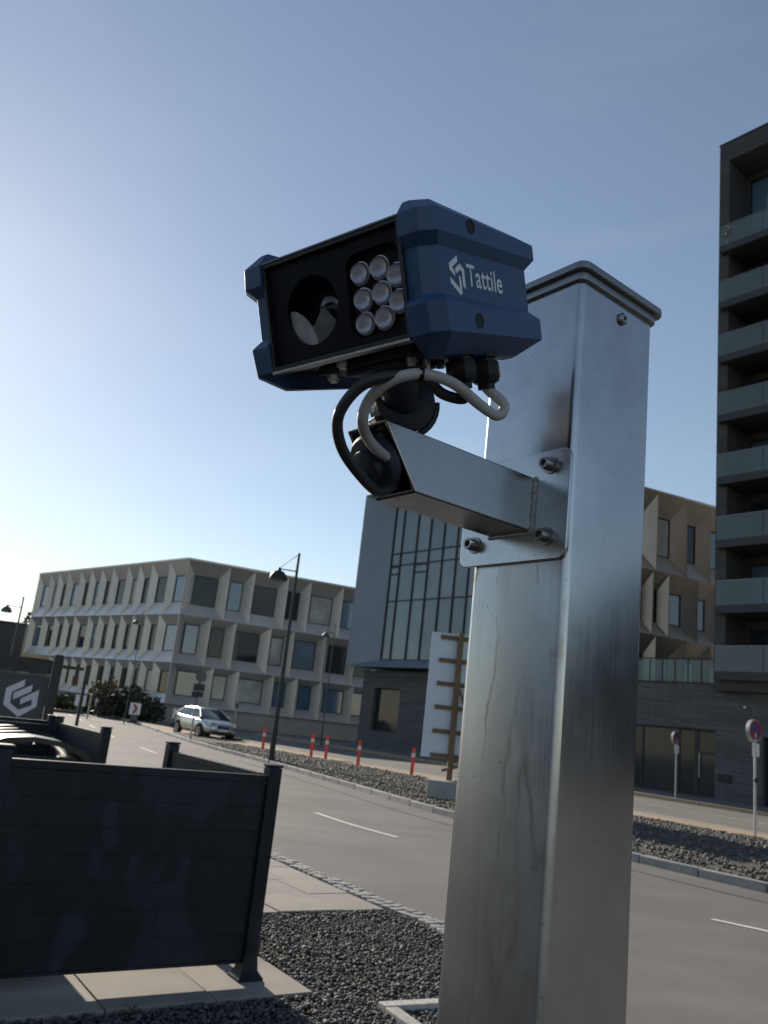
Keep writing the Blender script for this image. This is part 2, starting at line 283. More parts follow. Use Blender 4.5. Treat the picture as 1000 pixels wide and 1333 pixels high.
# ------------------------------------------------------------------ object helpers
def tag(o, label=None, cat=None, group=None, kind=None):
    if label: o['label'] = label
    if cat: o['category'] = cat
    if group: o['group'] = group
    if kind: o['kind'] = kind
    return o
def thing(name, label, cat, loc=(0, 0, 0), rz=0., group=None):
    o = bpy.data.objects.new(name, None); col.objects.link(o); o.empty_display_size = .2
    o.location = loc; o.rotation_euler = (0, 0, rz)
    return tag(o, label, cat, group)
def obj(name, me, m, parent=None, loc=None):
    if isinstance(m, str): m = MATS[m]
    if m and not me.materials: me.materials.append(m)
    o = bpy.data.objects.new(name, me); col.objects.link(o); o.parent = parent
    if loc is not None: o.location = loc
    return o
class MB:
    def __init__(s): s.v = []; s.f = []; s.hb = False
    def add(s, v, f):
        n = len(s.v); s.v += [tuple(p) for p in v]; s.f += [tuple(i+n for i in q) for q in f]; return s
    def box(s, x0, x1, y0, y1, z0, z1, M=None, bev=0.):
        if bev > 0:
            s.hb = True
            bm = bmesh.new(); bmesh.ops.create_cube(bm, size=1)
            for v in bm.verts: v.co = Vector(((x0+x1)/2+v.co.x*(x1-x0), (y0+y1)/2+v.co.y*(y1-y0), (z0+z1)/2+v.co.z*(z1-z0)))
            bmesh.ops.bevel(bm, geom=bm.edges[:], offset=bev, segments=2, affect='EDGES', profile=.6)
            s.addbm(bm, M); return s
        v = [Vector((x, y, z)) for z in (z0, z1) for y in (y0, y1) for x in (x0, x1)]
        if M: v = [M @ p for p in v]
        return s.add(v, [(0, 2, 3, 1), (4, 5, 7, 6), (0, 1, 5, 4), (2, 6, 7, 3), (0, 4, 6, 2), (1, 3, 7, 5)])
    def addbm(s, bm, M=None):
        bm.verts.index_update(); v = [(M @ p.co) if M else p.co.copy() for p in bm.verts]
        s.add(v, [[q.index for q in f.verts] for f in bm.faces]); bm.free(); return s
    def cyl(s, p, q, r0, r1=None, n=14, caps=True):
        p, q = Vector(p), Vector(q); r1 = r0 if r1 is None else r1; d = (q-p).normalized()
        a = d.orthogonal().normalized(); b = d.cross(a); v = []
        for c, r in ((p, r0), (q, r1)):
            v += [c+(a*math.cos(t)+b*math.sin(t))*r for t in [2*math.pi*i/n for i in range(n)]]
        f = [(i, (i+1) % n, n+(i+1) % n, n+i) for i in range(n)]
        if caps: f += [tuple(range(n-1, -1, -1)), tuple(range(n, 2*n))]
        return s.add(v, f)
    def lathe(s, prof, o=(0, 0, 0), ax=(0, 0, 1), n=20):
        o = Vector(o); ax = Vector(ax).normalized(); a = ax.orthogonal().normalized(); b = ax.cross(a); v = []
        for r, h in prof:
            v += [o+ax*h+(a*math.cos(t)+b*math.sin(t))*r for t in [2*math.pi*i/n for i in range(n)]]
        f = [(k*n+i, k*n+(i+1) % n, (k+1)*n+(i+1) % n, (k+1)*n+i) for k in range(len(prof)-1) for i in range(n)]
        f += [tuple(range(n-1, -1, -1)), tuple(range((len(prof)-1)*n, len(prof)*n))]
        return s.add(v, f)
    def tube(s, pts, r, n=10):
        pts = [Vector(p) for p in pts]; v = []; prev = None
        for i, p in enumerate(pts):
            t = (pts[min(i+1, len(pts)-1)]-pts[max(i-1, 0)]).normalized()
            a = t.orthogonal().normalized() if prev is None else (prev-t*prev.dot(t)).normalized()
            prev = a; b = t.cross(a)
            v += [p+(a*math.cos(u)+b*math.sin(u))*r for u in [2*math.pi*k/n for k in range(n)]]
        m = len(pts)
        f = [(k*n+i, k*n+(i+1) % n, (k+1)*n+(i+1) % n, (k+1)*n+i) for k in range(m-1) for i in range(n)]
        f += [tuple(range(n-1, -1, -1)), tuple(range((m-1)*n, m*n))]
        return s.add(v, f)
    def prism(s, poly, h0, h1, fn=lambda x, y, h: (x, y, h)):
        n = len(poly); v = [fn(x, y, h0) for x, y in poly]+[fn(x, y, h1) for x, y in poly]
        return s.add(v, [tuple(range(n-1, -1, -1)), tuple(range(n, 2*n))]+[(i, (i+1) % n, n+(i+1) % n, n+i) for i in range(n)])
    def loft(s, loops, caps=True):
        n = len(loops[0]); v = [p for l in loops for p in l]
        f = [(k*n+i, k*n+(i+1) % n, (k+1)*n+(i+1) % n, (k+1)*n+i) for k in range(len(loops)-1) for i in range(n)]
        if caps: f += [tuple(range(n-1, -1, -1)), tuple(range((len(loops)-1)*n, len(loops)*n))]
        return s.add(v, f)
    def mesh(s, name, smooth=False, fix=True):
        me = bpy.data.meshes.new(name); me.from_pydata([tuple(p) for p in s.v], [], s.f)
        if fix:
            bm = bmesh.new(); bm.from_mesh(me); bmesh.ops.recalc_face_normals(bm, faces=bm.faces[:]); bm.to_mesh(me); bm.free()
        if smooth:
            for p in me.polygons: p.use_smooth = True
            me.set_sharp_from_angle(angle=R(15 if s.hb else (smooth if smooth is not True else 35)))
        me.update(); return me
    def build(s, name, m, parent=None, smooth=False, bevel=0., loc=None, fix=True, seg=2):
        o = obj(name, s.mesh(name, smooth, fix), m, parent, loc)
        if bevel:
            b = o.modifiers.new('bevel', 'BEVEL'); b.width = bevel; b.segments = seg; b.limit_method = 'ANGLE'; b.angle_limit = R(30); b.use_clamp_overlap = True; b.harden_normals = True
        return o
def catmull(pts, n=8):
    pts = [Vector(p) for p in pts]; P = [pts[0]*2-pts[1]]+pts+[pts[-1]*2-pts[-2]]; out = []
    for i in range(1, len(P)-2):
        for k in range(n):
            t = k/n; a, b, c, d = P[i-1], P[i], P[i+1], P[i+2]
            out.append(.5*((2*b)+(c-a)*t+(2*a-5*b+4*c-d)*t*t+(3*b-a-3*c+d)*t**3))
    out.append(pts[-1]); return out
def circ(r, n=24, cx=0, cy=0): return [(cx+r*math.cos(2*math.pi*i/n), cy+r*math.sin(2*math.pi*i/n)) for i in range(n)]
def rrect(x0, x1, y0, y1, r, n=5):
    o = []
    for cx, cy, a in ((x1-r, y1-r, 0), (x0+r, y1-r, 90), (x0+r, y0+r, 180), (x1-r, y0+r, 270)):
        o += [(cx+r*math.cos(R(a+90*k/n)), cy+r*math.sin(R(a+90*k/n))) for k in range(n+1)]
    return o
def frame_xf(ang, ox=0, oy=0): return Matrix.Translation((ox, oy, 0)) @ Matrix.Rotation(ang, 4, 'Z')
def struct(name, me, m, parent=None):
    o = obj(name, me, m, parent)
    if parent is None: o['kind'] = 'structure'
    return o
def sheet(name, poly, z, m, parent=None):
    me = bpy.data.meshes.new(name); bm = bmesh.new(); vs = [bm.verts.new((p[0], p[1], z)) for p in poly]
    es = [bm.edges.new((vs[i], vs[(i+1) % len(vs)])) for i in range(len(vs))]
    bmesh.ops.triangle_fill(bm, edges=es, use_beauty=True)
    for f in bm.faces:
        if f.normal.z < 0: f.normal_flip()
    bm.to_mesh(me); bm.free(); return struct(name, me, m, parent)

# ================================================================== SETTING
# ground to the horizon
mb = MB(); mb.add([(-1500, -1500, -.02), (1500, -1500, -.02), (1500, 1500, -.02), (-1500, 1500, -.02)], [(0, 1, 2, 3)])
struct('ground', mb.mesh('ground'), 'ground_asphalt')
# roadside polylines (metres)
far_k = catmull([(-34, 98, 0), (-24.5, 76, 0), (-15.2, 56, 0), (-7.06, 36.2, 0), (-3.0, 27.9, 0), (0.02, 21.3, 0), (1.96, 17.0, 0), (4.42, 13.45, 0), (5.63, 11.8, 0), (7.9, 9.1, 0), (11.5, 5.6, 0), (18, .6, 0), (30, -7, 0)], 12)
near_k = catmull([(-41, 95, 0), (-31, 73, 0), (-21.3, 53, 0), (-12.9, 33.2, 0), (-8.7, 24.6, 0), (-5.6, 18.3, 0), (-3.0, 13.9, 0), (-.80, 10.43, 0), (.40, 8.50, 0), (.95, 7.72, 0), (1.32, 6.7, 0), (1.62, 5.5, 0), (1.85, 4.0, 0), (2.3, 1.6, 0), (3.4, -2, 0), (6, -8, 0), (10, -16, 0)], 12)
def resample(pl, step):
    out = [pl[0].copy()]; acc = 0; i = 0; cur = pl[0].copy()
    for q in pl[1:]:
        while (q-cur).length+acc >= step:
            d = (q-cur).normalized(); cur = cur+d*(step-acc); out.append(cur.copy()); acc = 0
        acc += (q-cur).length; cur = q.copy()
    return out
FK = resample(far_k, 1.0); NK = resample(near_k, 1.0)
road = sheet('main_road', [p for p in far_k]+[p for p in reversed(near_k)], .0, 'asphalt')
# centre line dashes: children of the road
D1a, D1b, D2a = gnd(410, 1058), gnd(516, 1090), gnd(888, 1187)
cl = catmull([(-28, 76.0, 0), (-18.2, 54.6, 0), (-10.0, 34.8, 0), (-5.4, 25.1, 0), (-3.1, 20.2, 0), D1a, D1b, D2a, gnd(1000, 1213), (8.6, 5.6, 0), (16, .0, 0)], 14)
def arclen_pts(pl):
    s = [0]
    for a, b in zip(pl, pl[1:]): s.append(s[-1]+(b-a).length)
    return s
S = arclen_pts(cl)
def at_len(t):
    for i in range(len(S)-1):
        if S[i+1] >= t: k = (t-S[i])/(S[i+1]-S[i]+1e-9); return cl[i].lerp(cl[i+1], k)
    return cl[-1]
s1 = S[min(range(len(cl)), key=lambda i: (cl[i]-D1a).length)]
for k in range(-6, 4):
    t0 = s1+k*7.35
    if t0 < 1 or t0+2.45 > S[-1]: continue
    mb = MB(); L_, R_ = [], []
    for j in range(6):
        p = at_len(t0+2.45*j/5); q = at_len(t0+2.45*j/5+.05); d = (q-p).normalized(); n = Vector((-d.y, d.x, 0))*.05
        L_.append(p+n+Vector((0, 0, .006))); R_.append(p-n+Vector((0, 0, .006)))
    mb.add(L_+R_, [(j, j+1, 7+j, 6+j) for j in range(5)]); mb.build('lane_dash', 'road_paint', road)
# tar seam along the far lane
mb = MB(); mid = [a for a in far_k]
sm = [p+Vector((-.80, -.60, 0)).normalized()*.85 for p in far_k[48:150]]
mb.add([p+Vector((0, 0, .004)) for p in sm]+[p+Vector((.02, .022, .004)) for p in sm], [(i, i+1, len(sm)+i+1, len(sm)+i) for i in range(len(sm)-1)])
mb.build('tar_seam', 'soil', road)

# kerb stones of the far side
kerb = bpy.data.objects.new('kerb', None); col.objects.link(kerb); kerb['kind'] = 'structure'
km = MB().box(-.49, .49, -.075, .075, -.05, .12, bev=.018).mesh('kerb_stone', 40); km.materials.append(MATS['granite'])
for i in range(len(FK)-1):
    a, b = FK[i], FK[i+1]; d = b-a
    if a.y > 60 or a.y < -4: continue
    n = Vector((-d.y, d.x, 0)).normalized()
    o = obj('kerb_stone', km, None, kerb, (a+b)/2+n*.075*(1 if n.dot(Vector((.8, .6, 0))) > 0 else -1)); o.rotation_euler.z = math.atan2(d.y, d.x)
# granite setts along the near edge
setts = bpy.data.objects.new('sett_edge', None); col.objects.link(setts); setts['kind'] = 'structure'
smesh = []
for k in range(5):
    m_ = MB().box(-.045, .045, -.045, .045, -.04, .03+.006*random.random(), bev=.012).mesh('sett', 40); m_.materials.append(MATS['granite']); smesh.append(m_)
NS = resample(near_k, .105); cnt = 0
for i in range(len(NS)-1):
    a, b = NS[i], NS[i+1]
    if not (3.6 < a.y < 16.5): continue
    d = (b-a).normalized(); n = Vector((-d.y, d.x, 0)); n = n if n.dot(Vector((.8, .6, 0))) > 0 else -n
    for row in range(2):
        if cnt >= 298: break
        cnt += 1
        o = obj('sett', random.choice(smesh), None, setts, a-n*(.06+.105*row)+Vector((random.uniform(-.006, .006), random.uniform(-.006, .006), random.uniform(-.008, .006)))); o.rotation_euler = (random.uniform(-.05, .05), random.uniform(-.05, .05), math.atan2(d.y, d.x)+random.uniform(-.1, .1))

# grid of the paved corner: x = az 57, y = az -33
GA = R(33.0); GX = frame_xf(GA, -.09, 5.49); G1 = Vector((math.cos(GA), math.sin(GA), 0)); G2 = Vector((-math.sin(GA), math.cos(GA), 0)); GO = Vector((-.09, 5.49, 0))
def gl(p): q = Vector(p)-GO; return q.dot(G1), q.dot(G2)
def gw(a, b, z=0): return GO+G1*a+G2*b+Vector((0, 0, z))
def near_x(yl):   # local x of near kerb at local y
    best = min(near_k, key=lambda p: abs(gl(p)[1]-yl)); return gl(best)[0]
pave = bpy.data.objects.new('pavement', None); col.objects.link(pave); pave['kind'] = 'structure'; pave.location = (-.09, 5.49, 0); pave.rotation_euler.z = GA
def slab_mesh(wx, wy):
    m_ = MB().box(0, wx, 0, wy, -.05, .03, bev=.004).mesh('slab', 40); m_.materials.append(MATS['slab_concrete']); return m_
sw, sh = .62, .61; full = slab_mesh(sw-.008, sh-.008); ns = 0
for j in range(0, 13):
    y0 = j*sh; inB = j >= 3
    xmax = (near_x(y0+sh/2)-.26) if inB else 0.0
    off = (j % 2)*.31; x = xmax
    # lay from the right limit leftwards, first piece cut
    first = sw-off if not inB else random.uniform(.25, .6)
    wcur = first
    while x > -5.2+ (0 if j < 8 else 1.5):
        if ns >= 298: break
        wd = min(wcur, sw)
        if abs(wd-sw) < 1e-6: o = obj('slab', full, None, pave)
        else: o = obj('slab', slab_mesh(wd-.008, sh-.008), None, pave)
        o.location = (x-wd, y0+(.01 if inB else 0), random.uniform(-.003, .003)); ns += 1
        x -= wd; wcur = sw
# bed under slabs and gravel
NKp = [p for p in near_k if -3 < p.y < 30]
bed = sheet('gravel_bed', [p+Vector((-.05, -.03, 0)) for p in NKp]+[Vector((3.0, -4, 0)), Vector((-9, -4, 0)), Vector((-16, 28, 0))], .004, 'soil')
# pebbles (stuff)
def icos():
    bm = bmesh.new(); bmesh.ops.create_icosphere(bm, subdivisions=1, radius=1); v = np.array([p.co[:] for p in bm.verts]); bm.verts.index_update(); f = np.array([[q.index for q in t.verts] for t in bm.faces]); bm.free(); return v, f
IV, IF = icos()
def pebbles(name, P, size, m, label, cat, flat=.62):
    n = len(P); V = np.zeros((n, len(IV), 3)); tone = np.zeros((n, len(IV)))
    for i in range(n):
        s = size*rng.lognormal(0, .30); sc3 = np.array([s*rng.uniform(.8, 1.25), s*rng.uniform(.7, 1.0), s*flat*rng.uniform(.7, 1.1)])
        th = rng.uniform(0, 6.28); tx, ty = rng.normal(0, .35, 2)
        v = IV*(1+rng.normal(0, .07, (len(IV), 1)))*sc3
        c, s_ = math.cos(tx), math.sin(tx); v = v @ np.array([[1, 0, 0], [0, c, -s_], [0, s_, c]])
        c, s_ = math.cos(ty), math.sin(ty); v = v @ np.array([[c, 0, s_], [0, 1, 0], [-s_, 0, c]])
        c, s_ = math.cos(th), math.sin(th); v = v @ np.array([[c, -s_, 0], [s_, c, 0], [0, 0, 1]])
        V[i] = v+P[i]; tone[i] = rng.beta(1.1, 3.2)
    Fc = (IF[None]+(np.arange(n)*len(IV))[:, None, None]).reshape(-1, 3)
    me = bpy.data.meshes.new(name); me.vertices.add(n*len(IV)); me.vertices.foreach_set('co', V.reshape(-1))
    nf = len(Fc); me.loops.add(nf*3); me.loops.foreach_set('vertex_index', Fc.reshape(-1)); me.polygons.add(nf); me.polygons.foreach_set('loop_start', np.arange(nf)*3); me.polygons.foreach_set('loop_total', np.full(nf, 3))
    me.polygons.foreach_set('use_smooth', np.ones(nf, bool)); me.update(calc_edges=True)
    a = me.attributes.new('tone', 'FLOAT', 'POINT'); a.data.foreach_set('value', tone.reshape(-1))
    o = obj(name, me, m); tag(o, label, cat, kind='stuff'); return o
pts = []
tries = 0
while len(pts) < 20500 and tries < 200000:
    tries += 1
    a, b = rng.uniform(-1.9, 2.9), rng.uniform(-.85, 1.84)
    if a < .012 and b > -.012: continue
    pts.append((a, b))
nx_tab = [near_x(-.9+.05*k) for k in range(60)]
P = []
for a, b in pts:
    k = int((b+.9)/.05); 
    if a > nx_tab[max(0, min(59, k))]-.27: continue
    q = gw(a, b); P.append((q.x, q.y, .010+rng.uniform(0, .016)))
pebbles('gravel', np.array(P), .0118, 'pebble', 'dark grey pebble gravel between the slabs and the road edge', 'gravel')

# stone border around the post pit
fr = bpy.data.objects.new('pit_border', None); col.objects.link(fr); fr['kind'] = 'structure'
c = gnd(490, 1316); fr.location = (c.x, c.y, 0); fr.rotation_euler.z = R(27)
for k in range(3):
    o = obj('edging_stone', MB().box(.005+k*.42, .415+k*.42, -.085, 0, -.05, .052, bev=.008).mesh('edging_stone', 40), 'edging', fr)
    o = obj('edging_stone', MB().box(0.0, .085, -.09-(k+1)*.42, -.095-k*.42, -.05, .05, bev=.008).mesh('edging_stone', 40), 'edging', fr)
obj('pit_soil', MB().box(.09, 1.3, -1.35, -.09, -.04, .012).mesh('pit_soil'), 'soil', fr)

# gravel island between main road and side street: podium frame X right, Y away
PA = math.atan2(-.788, .616); PX = frame_xf(PA); PDV = Vector((.616, -.788, 0)); PN = Vector((.788, .616, 0))
def pl(p): p = Vector(p); return p.dot(PDV), p.dot(PN)
def pw(x, y, z=0): return PDV*x+PN*y+Vector((0, 0, z))
ISL = [p for p in resample(far_k, .5) if p.y > -3 and pl(p)[1] < 18.0]
mb = MB(); rows = 15; V = []
def mound(s, t, X):
    prof = math.sin(min(1, t*1.0)*math.pi)**.6 if 0 < t < 1 else 0
    ramp = max(0, min(1, (X+13.5)/4.5)); ramp = ramp*ramp*(3-2*ramp)
    return    .11+prof*(.07+ramp*.10*(math.sin(math.pi*t**.62)**1.1 if 0 < t < 1 else 0))
rndn = rng.normal(0, 1, (len(ISL), rows))
for i, p in enumerate(ISL):
    X, Y = pl(p); Y0 = Y+.16
    Y1 = 18.5
    q0 = p+PN*.16
    for j in range(rows):
        t = j/(rows-1); y = q0.dot(PN)+(Y1-q0.dot(PN))*t; h = mound(i, t, X)+.012*rndn[i, j]
        V.append(PDV*X+PN*y+Vector((0, 0, h)))
mb.add(V, [(i*rows+j, i*rows+j+1, (i+1)*rows+j+1, (i+1)*rows+j) for i in range(len(ISL)-1) for j in range(rows-1)])
isl_me = mb.mesh('gravel_island', True, False)
if isl_me.polygons[0].normal.z < 0: isl_me.flip_normals()
struct('gravel_island', isl_me, 'island_soil')
# stones on the island
Pi = []
VA = np.array([tuple(v) for v in V]).reshape(len(ISL), rows, 3)
n_try = 0
while len(Pi) < 26000 and n_try < 90000:
    n_try += 1
    i = rng.integers(0, len(ISL)-1); j = rng.integers(0, rows-1); u, v = rng.random(2)
    q = VA[i, j]*(1-u)*(1-v)+VA[i+1, j]*u*(1-v)+VA[i, j+1]*(1-u)*v+VA[i+1, j+1]*u*v
    if q[1] < 7 or q[1] > 34: continue
    Pi.append(q+np.array([0, 0, .012]))
pebbles('island_gravel', np.array(Pi), .030, 'island_stone', 'rough brown grey gravel covering the road island', 'gravel', .7)
# sandy strip, side street lines, footpath
def strip(name, x0, x1, y0, y1, z, m, parent=None):
    return struct(name, MB().add([pw(x0, y0, z), pw(x1, y0, z), pw(x1, y1, z), pw(x0, y1, z)], [(0, 1, 2, 3)]).mesh(name), m, parent)
strip('sand_strip', -27, 12, 18.42, 21.3, .016, 'sand_path')
side = strip('side_street', -75, 30, 21.3, 29.4, .004, 'asphalt_side')
for (y, wd) in ((21.6, .14), (25.4, .10)):
    o = MB().add([pw(-26.5, y, .010), pw(25, y, .010), pw(25, y+wd, .010), pw(-26.5, y+wd, .010)], [(0, 1, 2, 3)]).build('road_line', 'road_paint', side)
fp = struct('footpath', MB().box(-50, 30, 29.65, 33.6, -.1, .12, PX).mesh('footpath'), 'footpath')
fk2 = bpy.data.objects.new('street_kerb', None); col.objects.link(fk2); fk2['kind'] = 'structure'
km2 = MB().box(-.745, .745, -.07, .07, -.05, .13, bev=.015).mesh('kerb_stone', 40); km2.materials.append(MATS['sand_path'])
for k in range(44):
    p = pw(-48+k*1.5, 29.57); o = obj('kerb_stone', km2, None, fk2, p); o.rotation_euler.z = PA
# paved tip of the island, with chevron boards standing on it
tip = [pw(-27, 18.6), pw(-27, 21.2), pw(-40, 21.4), pw(-58, 24.6)]+[p+PN*.2 for p in resample(far_k, 1.5) if pl(p)[0] > -56 and pl(p)[0] < -27.2]
sheet('island_paving', tip, .05, 'sand_path')

# ================================================================== BUILDINGS
def facade_facets(t, XF, mods, depth, pm, glassfn, rec=.05):
    """mods: (x0,x1,z0,z1, wx0,wx1,wz0,wz1) in facade coordinates; y into building."""
    for (x0, x1, z0, z1, a0, a1, b0, b1) in mods:
        O = [(x0, 0, z0), (x1, 0, z0), (x1, 0, z1), (x0, 0, z1)]; I = [(a0, depth, b0), (a1, depth, b0), (a1, depth, b1), (a0, depth, b1)]
        for k in range(4):
            q = [O[k], O[(k+1) % 4], I[(k+1) % 4], I[k]]
            # thin folded sheet with real thickness behind it
            nn = (Vector(q[1])-Vector(q[0])).cross(Vector(q[3])-Vector(q[0])); 
            if nn.length < 1e-6: continue
            nn.normalize()
            if nn.y > 0: nn = -nn
            q2 = [Vector(p)-nn*.03 for p in q]
            me = MB().add([XF @ Vector(p) for p in q]+[XF @ p for p in q2], [(0, 1, 2, 3), (7, 6, 5, 4), (0, 4, 5, 1), (1, 5, 6, 2), (2, 6, 7, 3), (3, 7, 4, 0)]).mesh('panel'); obj('panel', me, pm, t)
        fw = .07
        mb = MB()
        for (c0, c1, d0, d1) in ((a0, a1, b0, b0+fw), (a0, a1, b1-fw, b1), (a0, a0+fw, b0+fw, b1-fw), (a1-fw, a1, b0+fw, b1-fw)):
            mb.box(c0, c1, depth+.01, depth+.09, d0, d1, XF)
        wn = obj('window', mb.mesh('window'), 'window_frame', t)
        obj('pane', MB().box(a0+fw, a1-fw, depth+rec, depth+rec+.02, b0+fw, b1-fw, XF).mesh('pane'), glassfn(), wn)

# --- office building with faceted facade
KC = Vector((-14.5, 63.45, 0)); KL = Vector((-33.2, 82.6, 0)); HT = 12.15
lb = thing('office_building', 'three storey champagne metal office building with faceted deep window bays', 'building', (0, 0, 0))
angR = math.atan2(.394, .919); XR = frame_xf(angR, KC.x, KC.y)
dL = (KC-KL); LL = dL.length; angL = math.atan2(dL.y, dL.x); XL = frame_xf(angL, KL.x, KL.y)
def fcoord(XF, x, y, dep=0.):
    o = XF @ Vector((0, dep, 0)); n = XF.to_3x3() @ Vector((0, 1, 0)); p = onplane(x, y, o, n); q = XF.inverted() @ p; return q.x, q.z
def z5(x, y): return 200+x*.28, 730+y*.28
zr = [HT, None, None, None]
zr[1] = fcoord(XR, *z5(110, 245))[1]; zr[2] = fcoord(XR, *z5(70, 470))[1]; zr[3] = fcoord(XR, *z5(35, 660))[1]
fins = [[(155, 0), (360, 40), (475, 62), (630, 85), (735, 105), (885, 128)], [(108, 250), (268, 280), (385, 300), (548, 322), (655, 340), (800, 365), (940, 390)], [(70, 470), (280, 500), (400, 515), (560, 540), (670, 555), (780, 570), (930, 590)]]
wins = [[(180, 295, 90, 210), (345, 410, 112, 232), (458, 568, 132, 255), (615, 675, 160, 272), (722, 828, 180, 298), (872, 950, 205, 315)],
        [(135, 208, 293, 415), (258, 325, 308, 432), (372, 490, 325, 450), (540, 600, 352, 468), (650, 752, 370, 490), (805, 895, 385, 510)],
        [(102, 218, 505, 640), (268, 335, 528, 658), (385, 505, 535, 675), (555, 610, 560, 690), (668, 728, 575, 705), (783, 880, 590, 720)]]
DEP = .75; mods = []
for r_ in range(3):
    fx = [fcoord(XR, *z5(*p))[0] for p in fins[r_]]; fx[0] = 0
    ws = [fcoord(XR, *z5((a+b)/2-0, (c+d)/2), DEP) for a, b, c, d in wins[r_]]
    hw = [(fcoord(XR, *z5(b, (c+d)/2), DEP)[0]-fcoord(XR, *z5(a, (c+d)/2), DEP)[0])/2 for a, b, c, d in wins[r_]]
    while len(fx) < 10: fx.append(fx[-1]+random.choice((2.1, 2.9)))
    for k in range(9):
        z1, z0 = zr[r_], zr[r_+1]
        if k < len(ws): a0, a1 = ws[k][0]-hw[k], ws[k][0]+hw[k]
        else: a0, a1 = fx[k]+.25, fx[k+1]-.9
        a0 = max(a0, fx[k]+.06); a1 = min(a1, fx[k+1]-.25)
        hh = z1-z0; top = .30 if r_ == 0 else .22
        mods.append((fx[k], fx[k+1], z0, z1, a0, a1, z0+hh*.22, z1-hh*(.23 if r_ == 0 else .16)))
def gsel(ws):
    def f(): return random.choices(['glass_dark', 'glass_sky', 'glass_blind'], ws)[0]
    return f
facade_facets(lb, XR, mods, DEP, 'champagne', gsel([4, 4, 2]))
def zL(x, y): return 30+x*.22, 720+y*.22
finsL = [[170, 220, 275, 350, 410, 472, 538, 628, 695, 770, 875], [120, 190, 247, 305, 388, 450, 515, 580, 650, 725, 805], [160, 240, 290, 350, 415, 490, 555, 630, 700, 775]]
ytopL = [lambda x: 130-(x-100)*.107, lambda x: 385-(x-60)*.01, lambda x: 610+(x-100)*.04]
mods = []
for r_ in range(3):
    fx = [0]+[fcoord(XL, *zL(x, ytopL[r_](x)))[0] for x in finsL[r_]]+[LL]
    fx = sorted(min(max(f, 0), LL) for f in fx)
    z1, z0 = zr[r_], zr[r_+1]; hh = z1-z0
    for a, b in zip(fx, fx[1:]):
        wd = b-a
        if wd < .5: continue
        mods.append((a, b, z0, z1, a+wd*.20, b-wd*.10, z0+hh*.24, z1-hh*(.26 if r_ == 0 else .2)))
facade_facets(lb, XL, mods, .40, 'champagne', gsel([6, 2, 1]))
# body, roof edge, plinth
far = XR @ Vector((26, 0, 0)); bk = Vector((.3, .95, 0))
mb = MB(); poly = [(XL @ Vector((.1, .95, 0))), (XL @ Vector((LL-.35, .95, 0))), (XR @ Vector((.55, .95, 0))), (XR @ Vector((25, .95, 0))), (XR @ Vector((25, 16, 0))), (XL @ Vector((.1, 16, 0)))]
mb.prism([(p.x, p.y) for p in poly], 0, HT-.05); mb.build('wall', 'interior', lb)
mb = MB(); poly = [(XL @ Vector((-.05, -.06, 0))), (KC+Vector((0, -.1, 0))), (XR @ Vector((fx and 25, -.06, 0))), (XR @ Vector((25, 16, 0))), (XL @ Vector((-.05, 16, 0)))]
mb.prism([(p.x, p.y) for p in poly], HT+.003, HT+.16); mb.build('roof', 'champagne_dark', lb)
mb = MB(); poly = [(XL @ Vector((.2, .25, 0))), (XL @ Vector((LL-.1, .25, 0))), (XR @ Vector((25, .25, 0))), (XR @ Vector((25, .9, 0))), (XR @ Vector((.5, .9, 0))), (XL @ Vector((LL-.4, .9, 0))), (XL @ Vector((.2, .9, 0)))]
mb.prism([(p.x, p.y) for p in poly], 0, zr[3]-.02); mb.build('plinth', 'plinth', lb)
mb = MB(); mb.box(-.03, .0, 0, 15.9, zr[3], HT, XL); mb.build('end_wall', 'champagne', lb)

# --- podium, curtain wall block, tower, faceted wing share the podium frame (X along street, Y away)
YP = 33.6
def pcoord(x, y, Y): p = onplane(x, y, PN*Y, PN); return p.dot(PDV), p.z
def wall_with_openings(mb, x0, x1, z0, z1, y0, y1, ops, XF):
    xs = sorted({x0, x1, *[o[0] for o in ops], *[o[1] for o in ops]}); zs = sorted({z0, z1, *[o[2] for o in ops], *[o[3] for o in ops]})
    for xa, xb in zip(xs, xs[1:]):
        for za, zb in zip(zs, zs[1:]):
            cx, cz = (xa+xb)/2, (za+zb)/2
            if any(o[0] < cx < o[1] and o[2] < cz < o[3] for o in ops): continue
            mb.box(xa, xb, y0, y1, za, zb, XF)
pd = thing('podium', 'low dark brick podium with shopfront glazing below the tower', 'building')
xg0 = pcoord(465, 960, YP)[0]; ztop = pcoord(838, 888, YP)[1]
gbz = pcoord(450, 866, YP-1.0)[1]
sx0, sz1 = pcoord(800, 940, YP); sx1 = pcoord(931, 1000, YP)[0]; sz1 = pcoord(900, 948, YP)[1]; sz0 = pcoord(880, 1034, YP)[1]; sz0 = max(.14, sz0)
wx0, wz1 = pcoord(488, 895, YP); wx1, wz0 = pcoord(516, 955, YP)
dx0 = pcoord(993, 1010, YP)[0]; dz1 = pcoord(995, 960, YP)[1]
mb = MB(); XT1 = -12.0+10
wall_with_openings(mb, xg0, XT1, 0, ztop, YP, YP+.4, [(sx0, sx1, sz0, sz1), (wx0, wx1, wz0, wz1), (dx0, dx0+2.4, .14, dz1)], PX)
mb.build('wall', 'dark_brick', pd)
MB().box(xg0, XT1, YP+.4, YP+9, 0, ztop-.3, PX).build('core', 'interior', pd)
MB().box(xg0-.02, XT1, YP-.03, YP+9, ztop+.003, ztop+.08, PX).build('coping', 'window_frame', pd)
